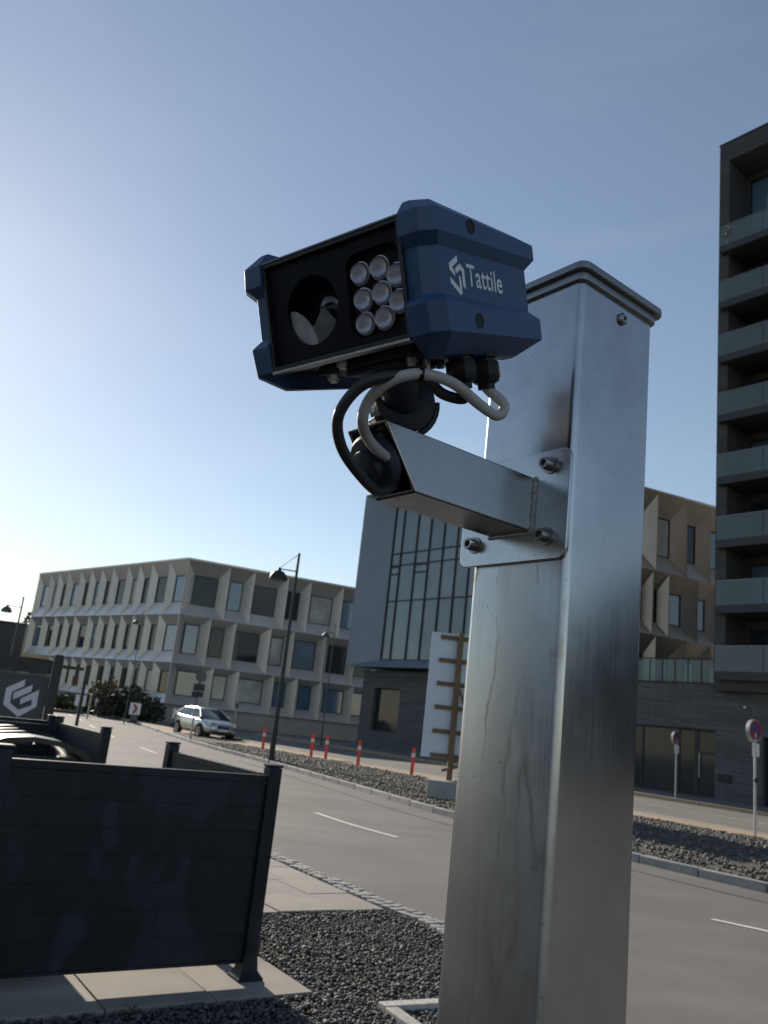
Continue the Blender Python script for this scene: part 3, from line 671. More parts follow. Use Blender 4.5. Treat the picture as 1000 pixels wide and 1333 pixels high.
def framed(parent, x0, x1, z0, z1, y, glass, cols=(), rowsz=(), fw=.08, name='window'):
    xs = [x0, *cols, x1]; zs = [z0, *rowsz, z1]; mb = MB()
    mb.box(x0, x1, y, y+.08, z0, z0+fw, PX).box(x0, x1, y, y+.08, z1-fw, z1, PX).box(x0, x0+fw, y, y+.08, z0+fw, z1-fw, PX).box(x1-fw, x1, y, y+.08, z0+fw, z1-fw, PX)
    for c in cols: mb.box(c-fw/2, c+fw/2, y-.005, y+.085, z0+fw, z1-fw, PX)
    for r_ in rowsz: mb.box(x0+fw, x1-fw, y-.003, y+.083, r_-fw/2, r_+fw/2, PX)
    wn = obj(name, mb.mesh(name), 'window_frame', parent)
    for a, b in zip(xs, xs[1:]):
        for c_, d in zip(zs, zs[1:]):
            obj('pane', MB().box(a+.01, b-.01, y+.04, y+.055, c_+.01, d-.01, PX).mesh('pane'), glass, wn)
    return wn
mx = pcoord(903, 990, YP)[0]; tz = pcoord(915, 980, YP)[1]
framed(pd, sx0, mx, sz0, sz1, YP+.2, 'glass_dark', cols=[(sx0+mx)/2-.6, (sx0+mx)/2+1.2])
dr = framed(pd, mx, sx1, sz0, sz1, YP+.2, 'glass_dark', rowsz=[tz], name='door', fw=.1)
MB().cyl(pw(mx+.18, YP+.14, .9), pw(mx+.18, YP+.14, 1.9), .02).build('handle', 'galvanised', dr)
framed(pd, wx0, wx1, wz0, wz1, YP+.25, 'glass_dark')
framed(pd, dx0, dx0+2.4, .14, dz1, YP+.25, 'glass_dark')
ix, iz = pcoord(944, 1013, YP); MB().box(ix-.3, ix+.3, YP-.05, YP, iz-.16, iz+.16, PX).build('intercom', 'window_frame', pd, bevel=.02)
for k in range(3): MB().box(ix-.24+k*.17, ix-.11+k*.17, YP-.058, YP-.05, iz-.1, iz+.1, PX).build('intercom_button', 'sign_black', pd)
lx, lz = pcoord(971, 921, YP); MB().lathe([(.02, 0), (.07, .02), (.08, .07), (.05, .1)], pw(lx, YP, lz), -PN).build('wall_light', 'galvanised', pd, True)
# terrace railing on podium
rl = thing('terrace_railing', 'thin dark railing on the brick podium before the faceted wing', 'railing', (0, 0, 0))
rx0 = pcoord(800, 880, YP+.2)[0]; rx1 = pcoord(931, 880, YP+.2)[0]
for k in range(9):
    x = rx0+(rx1-rx0)*k/8; MB().box(x-.02, x+.02, YP+.2, YP+.24, ztop+.08, ztop+1.1, PX).build('baluster', 'window_frame', rl)
MB().box(rx0-.03, rx1+.03, YP+.19, YP+.25, ztop+1.1, ztop+1.15, PX).build('handrail', 'window_frame', rl)
for k in range(8):
    x = rx0+(rx1-rx0)*k/8; MB().box(x+.04, x+(rx1-rx0)/8-.04, YP+.215, YP+.225, ztop+.12, ztop+1.06, PX).build('pane', 'balcony_glass', rl)

# --- curtain-wall block
gb = thing('glass_building', 'blue grey metal framed block with recessed glass curtain wall above dark brick', 'building')
YO = YP-1.0; YI = YP+.35
ox0 = pcoord(464, 756, YO)[0]; oz1 = pcoord(478, 645, YO)[1]; oz0 = gbz; ox1 = pcoord(735, 760, YO)[0]
ix0 = pcoord(507, 760, YI)[0]; iz0 = pcoord(520, 859, YI)[1]; iz1 = pcoord(515, 662, YI)[1]; ix1 = ox1-.7
zm_ = [pcoord(511, 722, YI)[1], pcoord(512, 737, YI)[1], pcoord(507, 783, YI)[1]]
O = [(ox0, YO, oz0), (ox1, YO, oz0), (ox1, YO, oz1), (ox0, YO, oz1)]; I = [(ix0, YI, iz0), (ix1, YI, iz0), (ix1, YI, iz1), (ix0, YI, iz1)]
for k in range(4):
    q = [Vector(O[k]), Vector(O[(k+1) % 4]), Vector(I[(k+1) % 4]), Vector(I[k])]; nn = (q[1]-q[0]).cross(q[3]-q[0]).normalized()
    if nn.y > 0: nn = -nn
    MB().add([PX @ p for p in q]+[PX @ (p-nn*.04) for p in q], [(0, 1, 2, 3), (7, 6, 5, 4), (0, 4, 5, 1), (1, 5, 6, 2), (2, 6, 7, 3), (3, 7, 4, 0)]).build('frame_panel', 'zinc_grey', gb)
mb = MB(); mb.add([PX @ Vector(p) for p in [(ox0, YO, oz0), (ox0, YP+2.6, oz0), (ox0, YP+2.6, oz1), (ox0, YO, oz1), (ox1, YO, oz0), (ox1, YP+2.6, oz0), (ox1, YP+2.6, oz1), (ox1, YO, oz1)]], [(0, 1, 2, 3), (7, 6, 5, 4), (3, 2, 6, 7), (0, 4, 5, 1), (1, 5, 6, 2)]); mb.build('shell', 'zinc_grey', gb)
MB().box(ox0+.1, ox1-.1, YI+.35, YP+2.4, oz0+.1, oz1-.1, PX).build('core', 'interior', gb)
colpx = [517, 528, 547, 564, 582, 600]; cx = [pcoord(x, 672+(x-517)*-.1, YI)[0] for x in colpx]
cx = [ix0]+[c_ for c_ in cx[1:]]
step = [1.15, 2.0]
while cx[-1] < ix1-1: cx.append(cx[-1]+step[len(cx) % 2])
cx[-1] = ix1
zs = [iz0, zm_[2], zm_[1], zm_[0], iz1]
for k, (a, b) in enumerate(zip(cx, cx[1:])):
    for j, (c_, d) in enumerate(zip(zs, zs[1:])):
        if b-a < .15: continue
        obj('pane', MB().box(a+.03, b-.03, YI+.02, YI+.05, c_+.03, d-.03, PX).mesh('pane'), 'glass_curtain', gb)
        if j == 1 and k in (0, 2): MB().box(a+.03, b-.03, YI-.02, YI+.03, d-.62, d-.52, PX).build('vent_bar', 'window_frame', gb); MB().box(a+.03, b-.03, YI-.02, YI+.03, d-.14, d-.04, PX).build('vent_bar', 'window_frame', gb)
for c_ in cx: MB().box(c_-.035, c_+.035, YI-.07, YI+.08, iz0, iz1, PX).build('mullion', 'window_frame', gb)
for z in zs: MB().box(ix0, ix1, YI-.045, YI+.075, z-.035, z+.035, PX).build('transom', 'window_frame', gb)

# --- faceted wing behind the tower
zb = thing('faceted_wing', 'bronze toned faceted metal wing standing on the brick podium by the tower', 'building')
base = gnd(885, 1000); v = ray(885, 650); base = Vector((v.x, v.y, 0)).normalized()*46.5
angZ = R(90-66); XZ = frame_xf(angZ, base.x, base.y)
def zz(x, y): return 820+x*.21, 620+y*.21
ztops = [fcoord(XZ, *zz(180, 105))[1], fcoord(XZ, *zz(250, 605))[1], fcoord(XZ, *zz(165, 985))[1]]
ztops.append(ztops[2]-3.7)
fz = [[(-60, 60), (20, 85), (180, 105), (360, 155), (505, 190), (640, 225)], [(-90, 540), (60, 560), (150, 640), (250, 605), (425, 645), (560, 680)], [(-60, 930), (60, 960), (165, 985), (345, 1020), (500, 1060), (640, 1090)]]
mods = []
for r_ in range(3):
    fx = [fcoord(XZ, *zz(*p))[0] for p in fz[r_]]; z1, z0 = ztops[r_], ztops[r_+1]; hh = z1-z0
    for k in range(5):
        wd = fx[k+1]-fx[k]
        mods.append((fx[k], fx[k+1], z0, z1, fx[k]+wd*.10, fx[k]+wd*.64, z0+hh*.22, z1-hh*.27))
facade_facets(zb, XZ, mods, .5, 'champagne_dark', gsel([2, 3, 1]))
xa = min(m_[0] for m_ in mods); xb = max(m_[1] for m_ in mods)
MB().box(xa+.3, xb-.3, 1.0, 6, 0, ztops[0]-.05, XZ).build('wall', 'interior', zb)
MB().box(xa, xb, -.04, 6, ztops[0]+.003, ztops[0]+.14, XZ).build('roof', 'champagne_dark', zb)
MB().box(xa+.3, xb-.3, .1, .95, 0, ztops[3]-.02, XZ).build('plinth', 'champagne_dark', zb)

# --- tower
tw = thing('apartment_tower', 'tall dark brick apartment tower with stacked glass fronted balconies', 'building')
YT = YP-.6
tx0 = pcoord(931.5, 700, YT)[0]; tz1 = pcoord(935, 193, YT)[1]; tz0 = pcoord(938, 899, YT)[1]
px1 = pcoord(949, 300, YT)[0]; pwid = max(.5, px1-tx0); TX1 = tx0+9.5; RB = YT+1.7
slabz = [pcoord(944, y, YT)[1] for y in (333, 405, 475, 552, 633, 715, 800, 886)]
mb = MB(); mb.box(tx0, tx0+pwid, YT, YT+10, tz0, tz1, PX); mb.build('pilaster', 'tower_brick', tw)
MB().box(TX1-pwid, TX1, YT, YT+10, tz0, tz1, PX).build('pilaster', 'tower_brick', tw)
MB().box(tx0+pwid, TX1-pwid, YT, YT+10, tz1-1.0, tz1-.002, PX).build('parapet', 'tower_brick', tw)
MB().box(tx0-.03, TX1+.03, YT-.03, YT+10, tz1+.001, tz1+.08, PX).build('coping', 'window_frame', tw)
MB().box(tx0+pwid, TX1-pwid, YT+.002, YT+10, tz0+.002, tz0+.55, PX).build('floor_beam', 'tower_brick', tw)
# back wall with window openings
ops = []; tops = [tz1-1.0]+[z for z in slabz[:-1]]
wxa = tx0+pwid+.12
for zs_, zt in zip(slabz, [tz1-1.0]+slabz[:-1]):
    ops.append((wxa, wxa+2.9, zs_+.45, zt-.35)); ops.append((wxa+3.6, wxa+5.4, zs_+.45, zt-.35))
mb = MB(); wall_with_openings(mb, tx0+pwid, TX1-pwid, tz0+.56, tz1-1.01, RB, RB+.3, ops, PX); mb.build('back_wall', 'tower_brick', tw)
MB().box(tx0+pwid, TX1-pwid, RB+.45, RB+8, tz0+.56, tz1-1.01, PX).build('core', 'interior', tw)
for o_ in ops:
    framed(tw, o_[0], o_[1], o_[2], o_[3], RB+.1, random.choice(['glass_dark', 'glass_dark', 'glass_sky']), cols=[o_[0]+(o_[1]-o_[0])*.42], rowsz=[o_[2]+.95] if random.random() < .4 else [])
for i, zs_ in enumerate(slabz):
    bx0 = tx0+pwid-.28; bx1 = TX1-pwid-.5
    bl = obj('balcony', MB().box(bx0, bx1, YT-.35, RB-.005, zs_+.0, zs_+.34, PX).mesh('balcony'), 'balcony_slab', tw)
    n = 4; wd = (bx1-bx0)/n
    for k in range(n):
        obj('pane', MB().box(bx0+k*wd+.015, bx0+(k+1)*wd-.015, YT-.33, YT-.312, zs_+.34, zs_+1.36, PX).mesh('pane'), 'balcony_glass', bl)
    obj('pane', MB().box(bx0+.01, bx0+.028, YT-.30, YT-.01, zs_+.34, zs_+1.36, PX).mesh('pane'), 'balcony_glass', bl)
    obj('handrail', MB().box(bx0, bx1, YT-.345, YT-.3, zs_+1.363, zs_+1.40, PX).mesh('handrail'), 'alu_dark', bl)
def leaves(center, rad, n, size, me_name, shell=.35, squash=1.):
    V, Fc = [], []
    for i in range(n):
        d = rng.normal(size=3); d /= np.linalg.norm(d); rr = (shell+(1-shell)*rng.random()**.5)
        lump = 1+.22*math.sin(5*d[0]+3.1*d[1]+center[0])+.18*math.sin(7*d[2]+4*d[1]+center[1])
        p = np.array(center)+d*np.array(rad)*rr*lump
        a = rng.normal(size=3); a /= np.linalg.norm(a); b = np.cross(a, rng.normal(size=3)); b /= np.linalg.norm(b); s = size*rng.uniform(.6, 1.4)
        k = len(V); V += [p-a*s, p+b*s*.5, p+a*s, p-b*s*.5]; Fc.append((k, k+1, k+2, k+3))
    me = bpy.data.meshes.new(me_name); me.from_pydata([tuple(x) for x in V], [], Fc); me.update(); return me
# small plant on the top balcony
bp = pcoord(948, 318, YT-.1); c = pw(bp[0]+.1, YT-.15, slabz[0]+.35)
pt = thing('balcony_plant', 'small yellow green plant on the highest balcony of the tower', 'plant', c)
MB().lathe([(.09, 0), (.13, .22), (.12, .22)], (0, 0, 0)).build('pot', 'balcony_slab', pt, True)
obj('foliage', leaves((0, 0, .62), (.26, .22, .42), 160, .08, 'foliage', .1), 'leaf_gold', pt)

# --- unseen brick block and hall, added only for the steel post to reflect
nb = thing('added_brick_block', 'three storey dark brick block added out of view past the tower for the steel post to reflect', 'building')
def plain_block(t, XF, L0, L1, y0, y1, H, wallm, step=3.2, rows_=4):
    ops_ = [(L0+1+k*step, L0+2.6+k*step, 1.0+r_*H/rows_, 2.6+r_*H/rows_) for k in range(int((L1-L0-2)/step)) for r_ in range(rows_)]
    mb = MB(); wall_with_openings(mb, L0, L1, 0, H, y0, y0+.35, ops_, XF); mb.build('wall', wallm, t)
    MB().box(L0, L1, y0+.6, y1, 0, H-.1, XF).build('core', 'interior', t); MB().box(L0-.1, L1+.1, y0-.1, y1, H+.003, H+.18, XF).build('roof', 'window_frame', t)
    for o_ in ops_: MB().box(o_[0], o_[1], y0+.2, y0+.24, o_[2], o_[3], XF).build('window', 'glass_dark', t)
plain_block(nb, PX, -1.9, 46, YP+.02, YP+11, 8.6, 'dark_brick', 3.4, 3)
hl = thing('added_brick_hall', 'long low brown brick hall added out of view for the steel post to reflect', 'building')
plain_block(hl, frame_xf(R(90), -21, -30), 0, 34, 0, 12, 4.2, 'hall_brick', 4.2, 1)

# --- dark shed far left and trees behind
ds = thing('dark_building', 'low dark flat roofed building beyond the construction banner', 'building')
b0 = Vector((-44, 88, 0)); top = hgt(5, 815, b0)
XS = frame_xf(R(12), -60, 80); MB().box(0, 26, 0, 14, 0, top, XS).build('wall', 'dark_cladding', ds); MB().box(-.1, 26.1, -.1, 14.1, top+.003, top+.2, XS).build('roof', 'window_frame', ds)
for k in range(5):
    wn = MB().box(2+k*4.8, 4.4+k*4.8, -.06, -.003, 2.5, 4.2, XS).build('window', 'window_frame', ds); MB().box(2.1+k*4.8, 4.3+k*4.8, -.075, -.062, 2.6, 4.1, XS).build('pane', 'glass_dark', wn)
def tree(name, label, loc, h, r, leafm, n, size, group=None, trunk=.25):
    t = thing(name, label, 'tree', loc, 0, group)
    mb = MB(); mb.tube([(0, 0, -.1), (.05, .02, h*.3), (-.04, .05, h*.6), (.02, 0, h*.85)], .001); mb = MB()
    mb.cyl((0, 0, -.1), (0, .03, h*.45), trunk, trunk*.6, 8)
    for k in range(6):
        a = k*1.05; mb.cyl((0, .03, h*(.35+.03*k)), (math.cos(a)*r*.6, math.sin(a)*r*.6, h*(.6+.04*k)), trunk*.4, trunk*.12, 6)
    mb.build('trunk', 'bark', t, True)
    obj('crown', leaves((0, 0, h*.66), (r, r, h*.36), n, size, 'crown'), leafm, t); return t
v = ray(31, 815); dd = Vector((v.x, v.y, 0)).normalized()
tree('tree', 'small round tree rising behind the dark flat roofed building', dd*112, hgt(31, 808, dd*112), 2.2, 'leaf_dark', 1500, .3)

# ================================================================== OBJECTS
# --- bushes by the office building
def bush(label, px, Yd, rad, leafm, n=1400, size=.16, sub=None):
    p = gnd(*px); v = Vector((p.x, p.y, 0)).normalized()*Yd
    t = thing('bush', label, 'bush', (v.x, v.y, 0))
    mb = MB()
    for k in range(6): mb.cyl((0, 0, -.05), (rad[0]*.5*math.cos(k), rad[1]*.5*math.sin(k), rad[2]*1.1), .05, .02, 5)
    mb.build('stem', 'bark', t)
    obj('foliage', leaves((0, 0, rad[2]), rad, n, size, 'foliage', .3), leafm, t)
bush('large dark bush in front of the faceted office corner', (160, 935), 60, (1.8, 1.4, 1.0), 'leaf_dark', 2600)
bush('small dark bush next to the chevron board by the plinth', (190, 940), 59, (1.3, 1.1, .75), 'leaf_dark', 1300)
bush('yellow flowering bush beside the large dark bush', (133, 930), 64, (1.0, .9, 1.25), 'leaf_gold', 1200)
bush('low green hedge clump behind the construction banner', (84, 925), 68, (2.2, .9, .55), 'leaf', 1300)
bush('low green bush between the banner and the yellow bush', (115, 925), 66, (1.2, .8, .6), 'leaf', 900)

# --- street lamps
def street_lamp(label, base, H, arm_dir, arm=.62, m='lamp_paint', drop=.62, pr=.075, k=1.):
    t = thing('street_lamp', label, 'street lamp', base, 0, 'bell shaded street lamps')
    d = Vector((*arm_dir, 0)).normalized()
    MB().cyl((0, 0, 0), (0, 0, 1.1), pr*1.25, pr*1.2).cyl((0, 0, 1.1), (0, 0, H), pr, pr*.55).build('pole', m, t, True)
    MB().cyl((0, 0, H-drop), d*arm+Vector((0, 0, H-drop+.02)), .022, .02, 8).build('arm', m, t, True)
    MB().cyl((0, 0, H-.03), d*arm*.96+Vector((0, 0, H-drop+.06)), .009, .009, 6).build('stay', m, t)
    o = d*arm+Vector((0, 0, H-drop-.36))
    MB().lathe([(r_*k, .43+(h_-.43)*k) for r_, h_ in [(.30, 0), (.30, .03), (.27, .16), (.18, .27), (.07, .33), (.04, .42), (.001, .43)]], o).build('shade', m, t, 60)
    MB().lathe([(.27*k, .43-.43*k-.012), (.27*k, .43-.43*k-.006)], o).build('diffuser', 'lamp_grey', t)
    return t
lb_base = gnd(352, 995); lh = hgt(388, 720, lb_base)
left = -CR
street_lamp('black street lamp standing at the edge of the gravel island', (lb_base.x, lb_base.y, 0), lh, (-1, -.1), arm=.58)
b = Vector((ray(31, 778).x, ray(31, 778).y, 0)).normalized()*52; street_lamp('street lamp seen beside the dark flat roofed building', b, hgt(33, 777, b), (-1, -.1), arm=.78, m='lamp_grey')
b = Vector((ray(426, 900).x, ray(426, 900).y, 0)).normalized()*50.5; street_lamp('slim street lamp close to the grey metal framed block', b, hgt(443, 812, b), (-1, -.1), arm=.5, m='lamp_grey', pr=.045, k=.75)
b = Vector((ray(176, 860).x, ray(176, 860).y, 0)).normalized()*50; street_lamp('slim street lamp among the bushes before the faceted office', b, hgt(188, 795, b), (-1, -.1), arm=.35, m='lamp_grey', pr=.028, k=.6)

# --- no parking signs
def no_parking(label, base, H, rz, extra):
    t = thing('no_parking_sign', label, 'sign', base, rz, 'no parking signs')
    MB().cyl((0, 0, -.05), (0, 0, H-.3), .030).build('pole', 'galvanised', t, True)
    fy = lambda x, y, h: (x, h, y)
    MB().prism(rrect(-.235, .235, H-.50, H, .234, 9), -.012, .085, fy).build('backing', 'galvanised', t, 40)
    MB().prism(circ(.205, 32, 0, H-.235), -.020, -.013, fy).build('disc', 'sign_blue', t)
    ring = MB(); o_, i_ = circ(.215, 36, 0, H-.235), circ(.165, 36, 0, H-.235)
    ring.add([(x, -.026, y) for x, y in o_]+[(x, -.026, y) for x, y in i_], [(k, (k+1) % 36, 36+(k+1) % 36, 36+k) for k in range(36)]); ring.build('red_ring', 'sign_red', t)
    M = Matrix.Translation((0, -.026, H-.235)) @ Matrix.Rotation(R(-45), 4, 'Y'); MB().box(-.17, .17, -.004, 0, -.024, .024, M).build('red_bar', 'sign_red', t)
    pl_ = MB().prism(rrect(-.13, .13, H-.82, H-.53, .02, 3), -.022, -.013, fy).build('plate', 'sign_white', t)
    MB().box(-.012, .012, -.026, -.0225, H-.76, H-.60).build('arrow', 'sign_black', pl_); MB().prism([(-.04, H-.75), (.04, H-.75), (0, H-.80)], -.026, -.0225, fy).build('arrow', 'sign_black', pl_)
    if extra:
        MB().lathe([(.036, 0), (.036, .03)], (0, 0, 1.28)).build('clamp', 'sign_black', t); MB().box(-.05, .02, -.055, -.03, 1.25, 1.36).build('clamp_box', 'sign_black', t)
b = gnd(983, 1095); no_parking('no parking sign with white plate standing in the island gravel', (b.x, b.y, .0), hgt(985, 937, b), R(32), True)
b = gnd(879, 1043); no_parking('no parking sign on the kerb in front of the shopfront glazing', (b.x, b.y, .02), hgt(884, 953, b), R(34), False)

# --- red marker posts
def marker(label, px):
    b = gnd(*px); t = thing('marker_post', label, 'marker post', (b.x, b.y, .02), random.uniform(-.5, .5), 'red marker posts at the island edge')
    MB().lathe([(.20, 0), (.20, .03), (.10, .07), (.06, .08)], n=10).build('foot', 'rubber', t, True)
    tl = (random.uniform(-.02, .02), random.uniform(-.02, .02))
    MB().prism(rrect(-.055, .055, -.025, .025, .022, 3), .06, .95, lambda x, y, h: (x+tl[0]*h, y+tl[1]*h, h)).build('post', 'marker_red', t, 40)
    MB().prism(rrect(-.057, .057, -.027, .027, .022, 3), .66, .78, lambda x, y, h: (x+tl[0]*h, y+tl[1]*h, h)).build('band', 'sign_white', t, 40)
marker('red marker post between the street lamp and the silver car', (341, 983)); marker('red marker post, first past the black lamp towards the billboard', (404, 991)); marker('red marker post, second past the black lamp towards the billboard', (423, 994)); marker('red marker post, third past the black lamp towards the billboard', (465, 1003)); marker('red marker post beside the concrete block of the billboard', (535, 1014))

# --- billboard seen from behind, timber framed, with concrete block
bb0 = gnd(556, 1048); DB = math.hypot(bb0.x, bb0.y)+.9
def bw(x, y): v = ray(x, y); return CAM+v*(DB/v.y)
pL = bw(546, 984); zB = pL.z; zT = bw(565, 822).z; xL = bw(556, 900).x
bbt = thing('billboard', 'white billboard seen from behind on a dark timber frame', 'billboard', (xL, DB, 0))
WB = 2.3
MB().box(0, WB, .05, .075, zB, zT).build('board', 'board_white', bbt)
for k in range(6):
    z = zB+.06+(zT-zB-.16)*k/5; MB().box(.22, WB-.1, .0, .048, z-.05, z+.05).build('batten', 'timber', bbt)
xp = bw(594, 900).x-xL
for xx in (xp, xp+1.1): MB().box(xx-.065, xx+.065, -.105, -.002, .5, zT+.03).build('upright', 'timber', bbt); MB().box(xx-.05, xx+.05, -.10, -.02, 0.05, .5).build('upright_foot', 'timber_pale', bbt)  # pale feet: sunlight on the post bottoms put into the timber colour
for xx in (xp, xp+1.1):
    MB().cyl((xx+.08, -.06, zB+1.6), (xx+.75, -1.3, .45), .045, n=4).build('brace', 'timber', bbt); MB().cyl((xx-.2, -.16, .72), (xx+.7, -.16, 1.02), .045, n=4).build('brace', 'timber', bbt)
cb = thing('concrete_block', 'grey concrete ballast block at the foot of the billboard', 'block', (bb0.x-.05, bb0.y, .1), R(-8))
MB().box(0, 1.25, 0, .55, -.1, .44, bev=.03).build('block', 'concrete', cb, 40); MB().cyl((.62, .27, .43), (.62, .27, .47), .03).build('lifting_eye', 'bolt_steel', cb)

# --- chevron boards
def chevron(label, px, D=None, s=1.):
    p = gnd(*px)
    if D: p = Vector((p.x, p.y, 0)).normalized()*D
    t = thing('chevron_board', label, 'traffic board', (p.x, p.y, .04), R(8), 'red and white chevron boards')
    MB().box(-.42*s, .42*s, -.2, .2, 0, .12).build('foot', 'rubber', t); MB().box(-.26*s, .26*s, -.03, .03, .12, .75*s).build('stand', 'lamp_grey', t)
    MB().box(-.42*s, .42*s, -.05, -.032, .65*s, 1.55*s).build('board', 'sign_white', t)
    for x in (-.2,):
        MB().prism([((x)*s, .75*s), ((x+.2)*s, .75*s), ((x+.42)*s, 1.1*s), ((x+.2)*s, 1.45*s), (x*s, 1.45*s), ((x+.2)*s, 1.1*s)], -.060, -.0505, lambda a, b_, h: (a, h, b_)).build('chevron', 'sign_red', t)
chevron('red chevron board standing by the low green hedge', (102, 929), 60, .8); chevron('red chevron board in front of the yellow flowering bush', (128, 930), 61, .8); chevron('red chevron board on grey stand before the small dark bush', (173, 940), 53, .75); chevron('small red chevron board left of the silver car', (229, 942), 56, .7)

# --- traffic sign pole by the car, and thin pole on a foot plate
b = Vector((ray(258, 900).x, ray(258, 900).y, 0)).normalized()*52
t = thing('traffic_sign', 'dark traffic sign with round disc and plates behind the silver car', 'sign', b, R(10))
hs_ = hgt(266, 872, b); MB().cyl((0, 0, 0), (0, 0, hs_), .04).build('pole', 'lamp_grey', t, True)
fy = lambda x, y, h: (x, h, y)
MB().prism(circ(.33, 24, .05, hs_-.42), -.07, -.045, fy).build('disc', 'lamp_grey', t); MB().prism(rrect(-.3, .36, hs_-1.25, hs_-.85, .03, 3), -.07, -.045, fy).build('plate', 'lamp_paint', t); MB().prism(rrect(-.34, .32, hs_-1.62, hs_-1.30, .03, 3), -.07, -.045, fy).build('plate', 'lamp_paint', t)
b = gnd(302, 963); t = thing('sign_pole', 'thin bare pole on a flat dark foot beside the silver car', 'pole', (b.x, b.y, .05), R(5))
MB().box(-.55, .55, -.22, .22, -.05, .06).build('foot', 'rubber', t, bevel=.02); hh = hgt(311, 903, b); MB().cyl((0, 0, .05), (0, 0, hh), .028).build('pole', 'galvanised', t, True); MB().lathe([(.05, 0), (.05, .25)], (0, 0, hh*.66)).build('sleeve', 'rubber', t)
b = gnd(247, 966); t = thing('short_post', 'short grey post on the island kerb before the car', 'post', (b.x, b.y, .02)); MB().cyl((0, 0, 0), (0, 0, .95), .045, .04).build('shaft', 'galvanised', t, True); MB().lathe([(.05, 0), (.05, .03), (.02, .05)], (0, 0, .95)).build('cap', 'lamp_grey', t, True)
b = gnd(113, 937); t = thing('short_post', 'thin grey post on the island paving near the banner', 'post', (b.x, b.y, .04)); MB().cyl((0, 0, 0), (0, 0, 1.3), .045, .04).build('shaft', 'galvanised', t, True); MB().lathe([(.05, 0), (.05, .03), (.02, .05)], (0, 0, 1.3)).build('cap', 'lamp_grey', t, True)

# --- silver car
def car():
    fa = (gnd(262, 960)+gnd(294.5, 964))/2; hd = R(145); hv = Vector((math.sin(hd), math.cos(hd), 0))
    t = thing('car', 'silver compact saloon car driving along the side street', 'car', fa-hv*1.3, math.atan2(hv.y, hv.x))
    # x forward, centre between axles at 0; L 4.45
    st = [(-2.2, .55, .40, .80, .62), (-2.12, .70, .30, .98, .80), (-1.8, .80, .22, 1.03, .86), (-1.3, .85, .20, 1.02, .88), (-.6, .875, .20, .98, .89), (.3, .875, .20, .95, .89), (1.0, .86, .20, .93, .88), (1.5, .84, .20, .88, .85), (1.9, .78, .22, .80, .78), (2.12, .66, .28, .70, .66), (2.2, .52, .36, .60, .5)]
    mb = MB(); loops = []
    for x, hw, zb_, zt, hw2 in st:
        half = [(0, zb_), (hw*.8, zb_), (hw, zb_+.14), (hw+.02, (zb_+zt)*.5), (hw, zt-.14), (hw2*.93, zt-.02), (hw2*.6, zt+.02), (0, zt+.03)]
        loops.append([(x, y, z) for y, z in half]+[(x, -y, z) for y, z in reversed(half[1:-1])])
    mb.loft(loops); body = mb.build('body', 'car_silver', t, 50)
    b_ = body.modifiers.new('s', 'SUBSURF'); b_.levels = 1; b_.render_levels = 2
    # greenhouse
    gs = [(-1.95, .72, .98, 1.00), (-1.35, .70, .98, 1.36), (-.75, .68, .98, 1.43), (0.0, .68, .98, 1.43), (.45, .68, .96, 1.36), (1.15, .74, .93, .96)]
    mb = MB(); loops = []
    for x, hw, z0, z1 in gs:
        k = max(0, (z1-z0)/.45); loops.append([(x, hw+.06, z0-.03), (x, hw+.05-.10*k, (z0+z1)/2+.03), (x, hw-.16*k, z1), (x, -(hw-.16*k), z1), (x, -(hw+.05-.10*k), (z0+z1)/2+.03), (x, -(hw+.06), z0-.03)])
    mb.loft(loops); mb.build('windows', 'car_glass', t, 60)
    mb = MB(); loops = []
    for x, hw, z0, z1 in gs[1:5]:
        k = (z1-z0)/.45; e = .012; loops.append([(x, hw-.16*k+.03, z1-.03), (x, hw-.16*k, z1+e), (x, -(hw-.16*k), z1+e), (x, -(hw-.16*k+.03), z1-.03)])
    mb.loft(loops); mb.build('roof', 'car_silver', t, 60)
    for s in (-1, 1):
        for (xa, za, ya), (xb, zb_, yb) in [((1.15, .97, .77), (.45, 1.36, .55)), ((-.05, .97, .73), (-.1, 1.41, .53)), ((-1.95, 1.0, .75), (-1.35, 1.36, .55))]:
            MB().cyl((xa, s*ya, za), (xb, s*yb, zb_), .045, .035, 6).build('pillar', 'car_silver', t)
        MB().lathe([(.02, -.1), (.09, -.07), (.1, .04), (.05, .09)], (.72, s*.98, 1.02), (0, 1, 0), 10).build('mirror', 'car_silver', t, True)
        h = MB().box(-.11, .11, -.17, .17, -.09, .09, Matrix.Translation((2.0, s*.56, .70)) @ Matrix.Rotation(R(-28*s), 4, 'Z'), .03).build('headlight', 'car_lamp', t, 60)
        MB().box(-.1, .1, -.12, .12, -.1, .1, Matrix.Translation((-2.1, s*.62, .83)) @ Matrix.Rotation(R(25*s), 4, 'Z'), .03).build('tail_light', 'sign_red', t, 60)
        for x in (-1.3, 1.3):
            wh = MB().lathe([(.20, -.10), (.31, -.10), (.325, -.06), (.325, .06), (.31, .10), (.20, .10)], (x, s*.80, .325), (0, s, 0), 24).build('wheel', 'rubber', t, 40)
            MB().lathe([(.19, .085), (.205, .105), (.06, .095), (.05, .11)], (x, s*.80, .325), (0, s, 0), 16).build('rim', 'rim', wh, 40)
            MB().lathe([(.385, -.06), (.385, .012), (.36, .022), (.33, .0)], (x, s*.875, .325), (0, s, 0), 24).build('wheel_arch', 'sign_black', wh, 40)
    MB().box(2.13, 2.215, -.3, .3, .5, .66, bev=.03).build('grille', 'sign_black', t, 40); MB().box(2.08, 2.19, -.5, .5, .28, .40, bev=.03).build('lower_grille', 'sign_black', t, 40); MB().box(2.2, 2.225, -.25, .25, .40, .5).build('number_plate', 'sign_white', t)
    MB().cyl((2.21, -.28, .50), (2.21, .28, .66), .012, n=6).build('grille_bar', 'rim', t)
car()

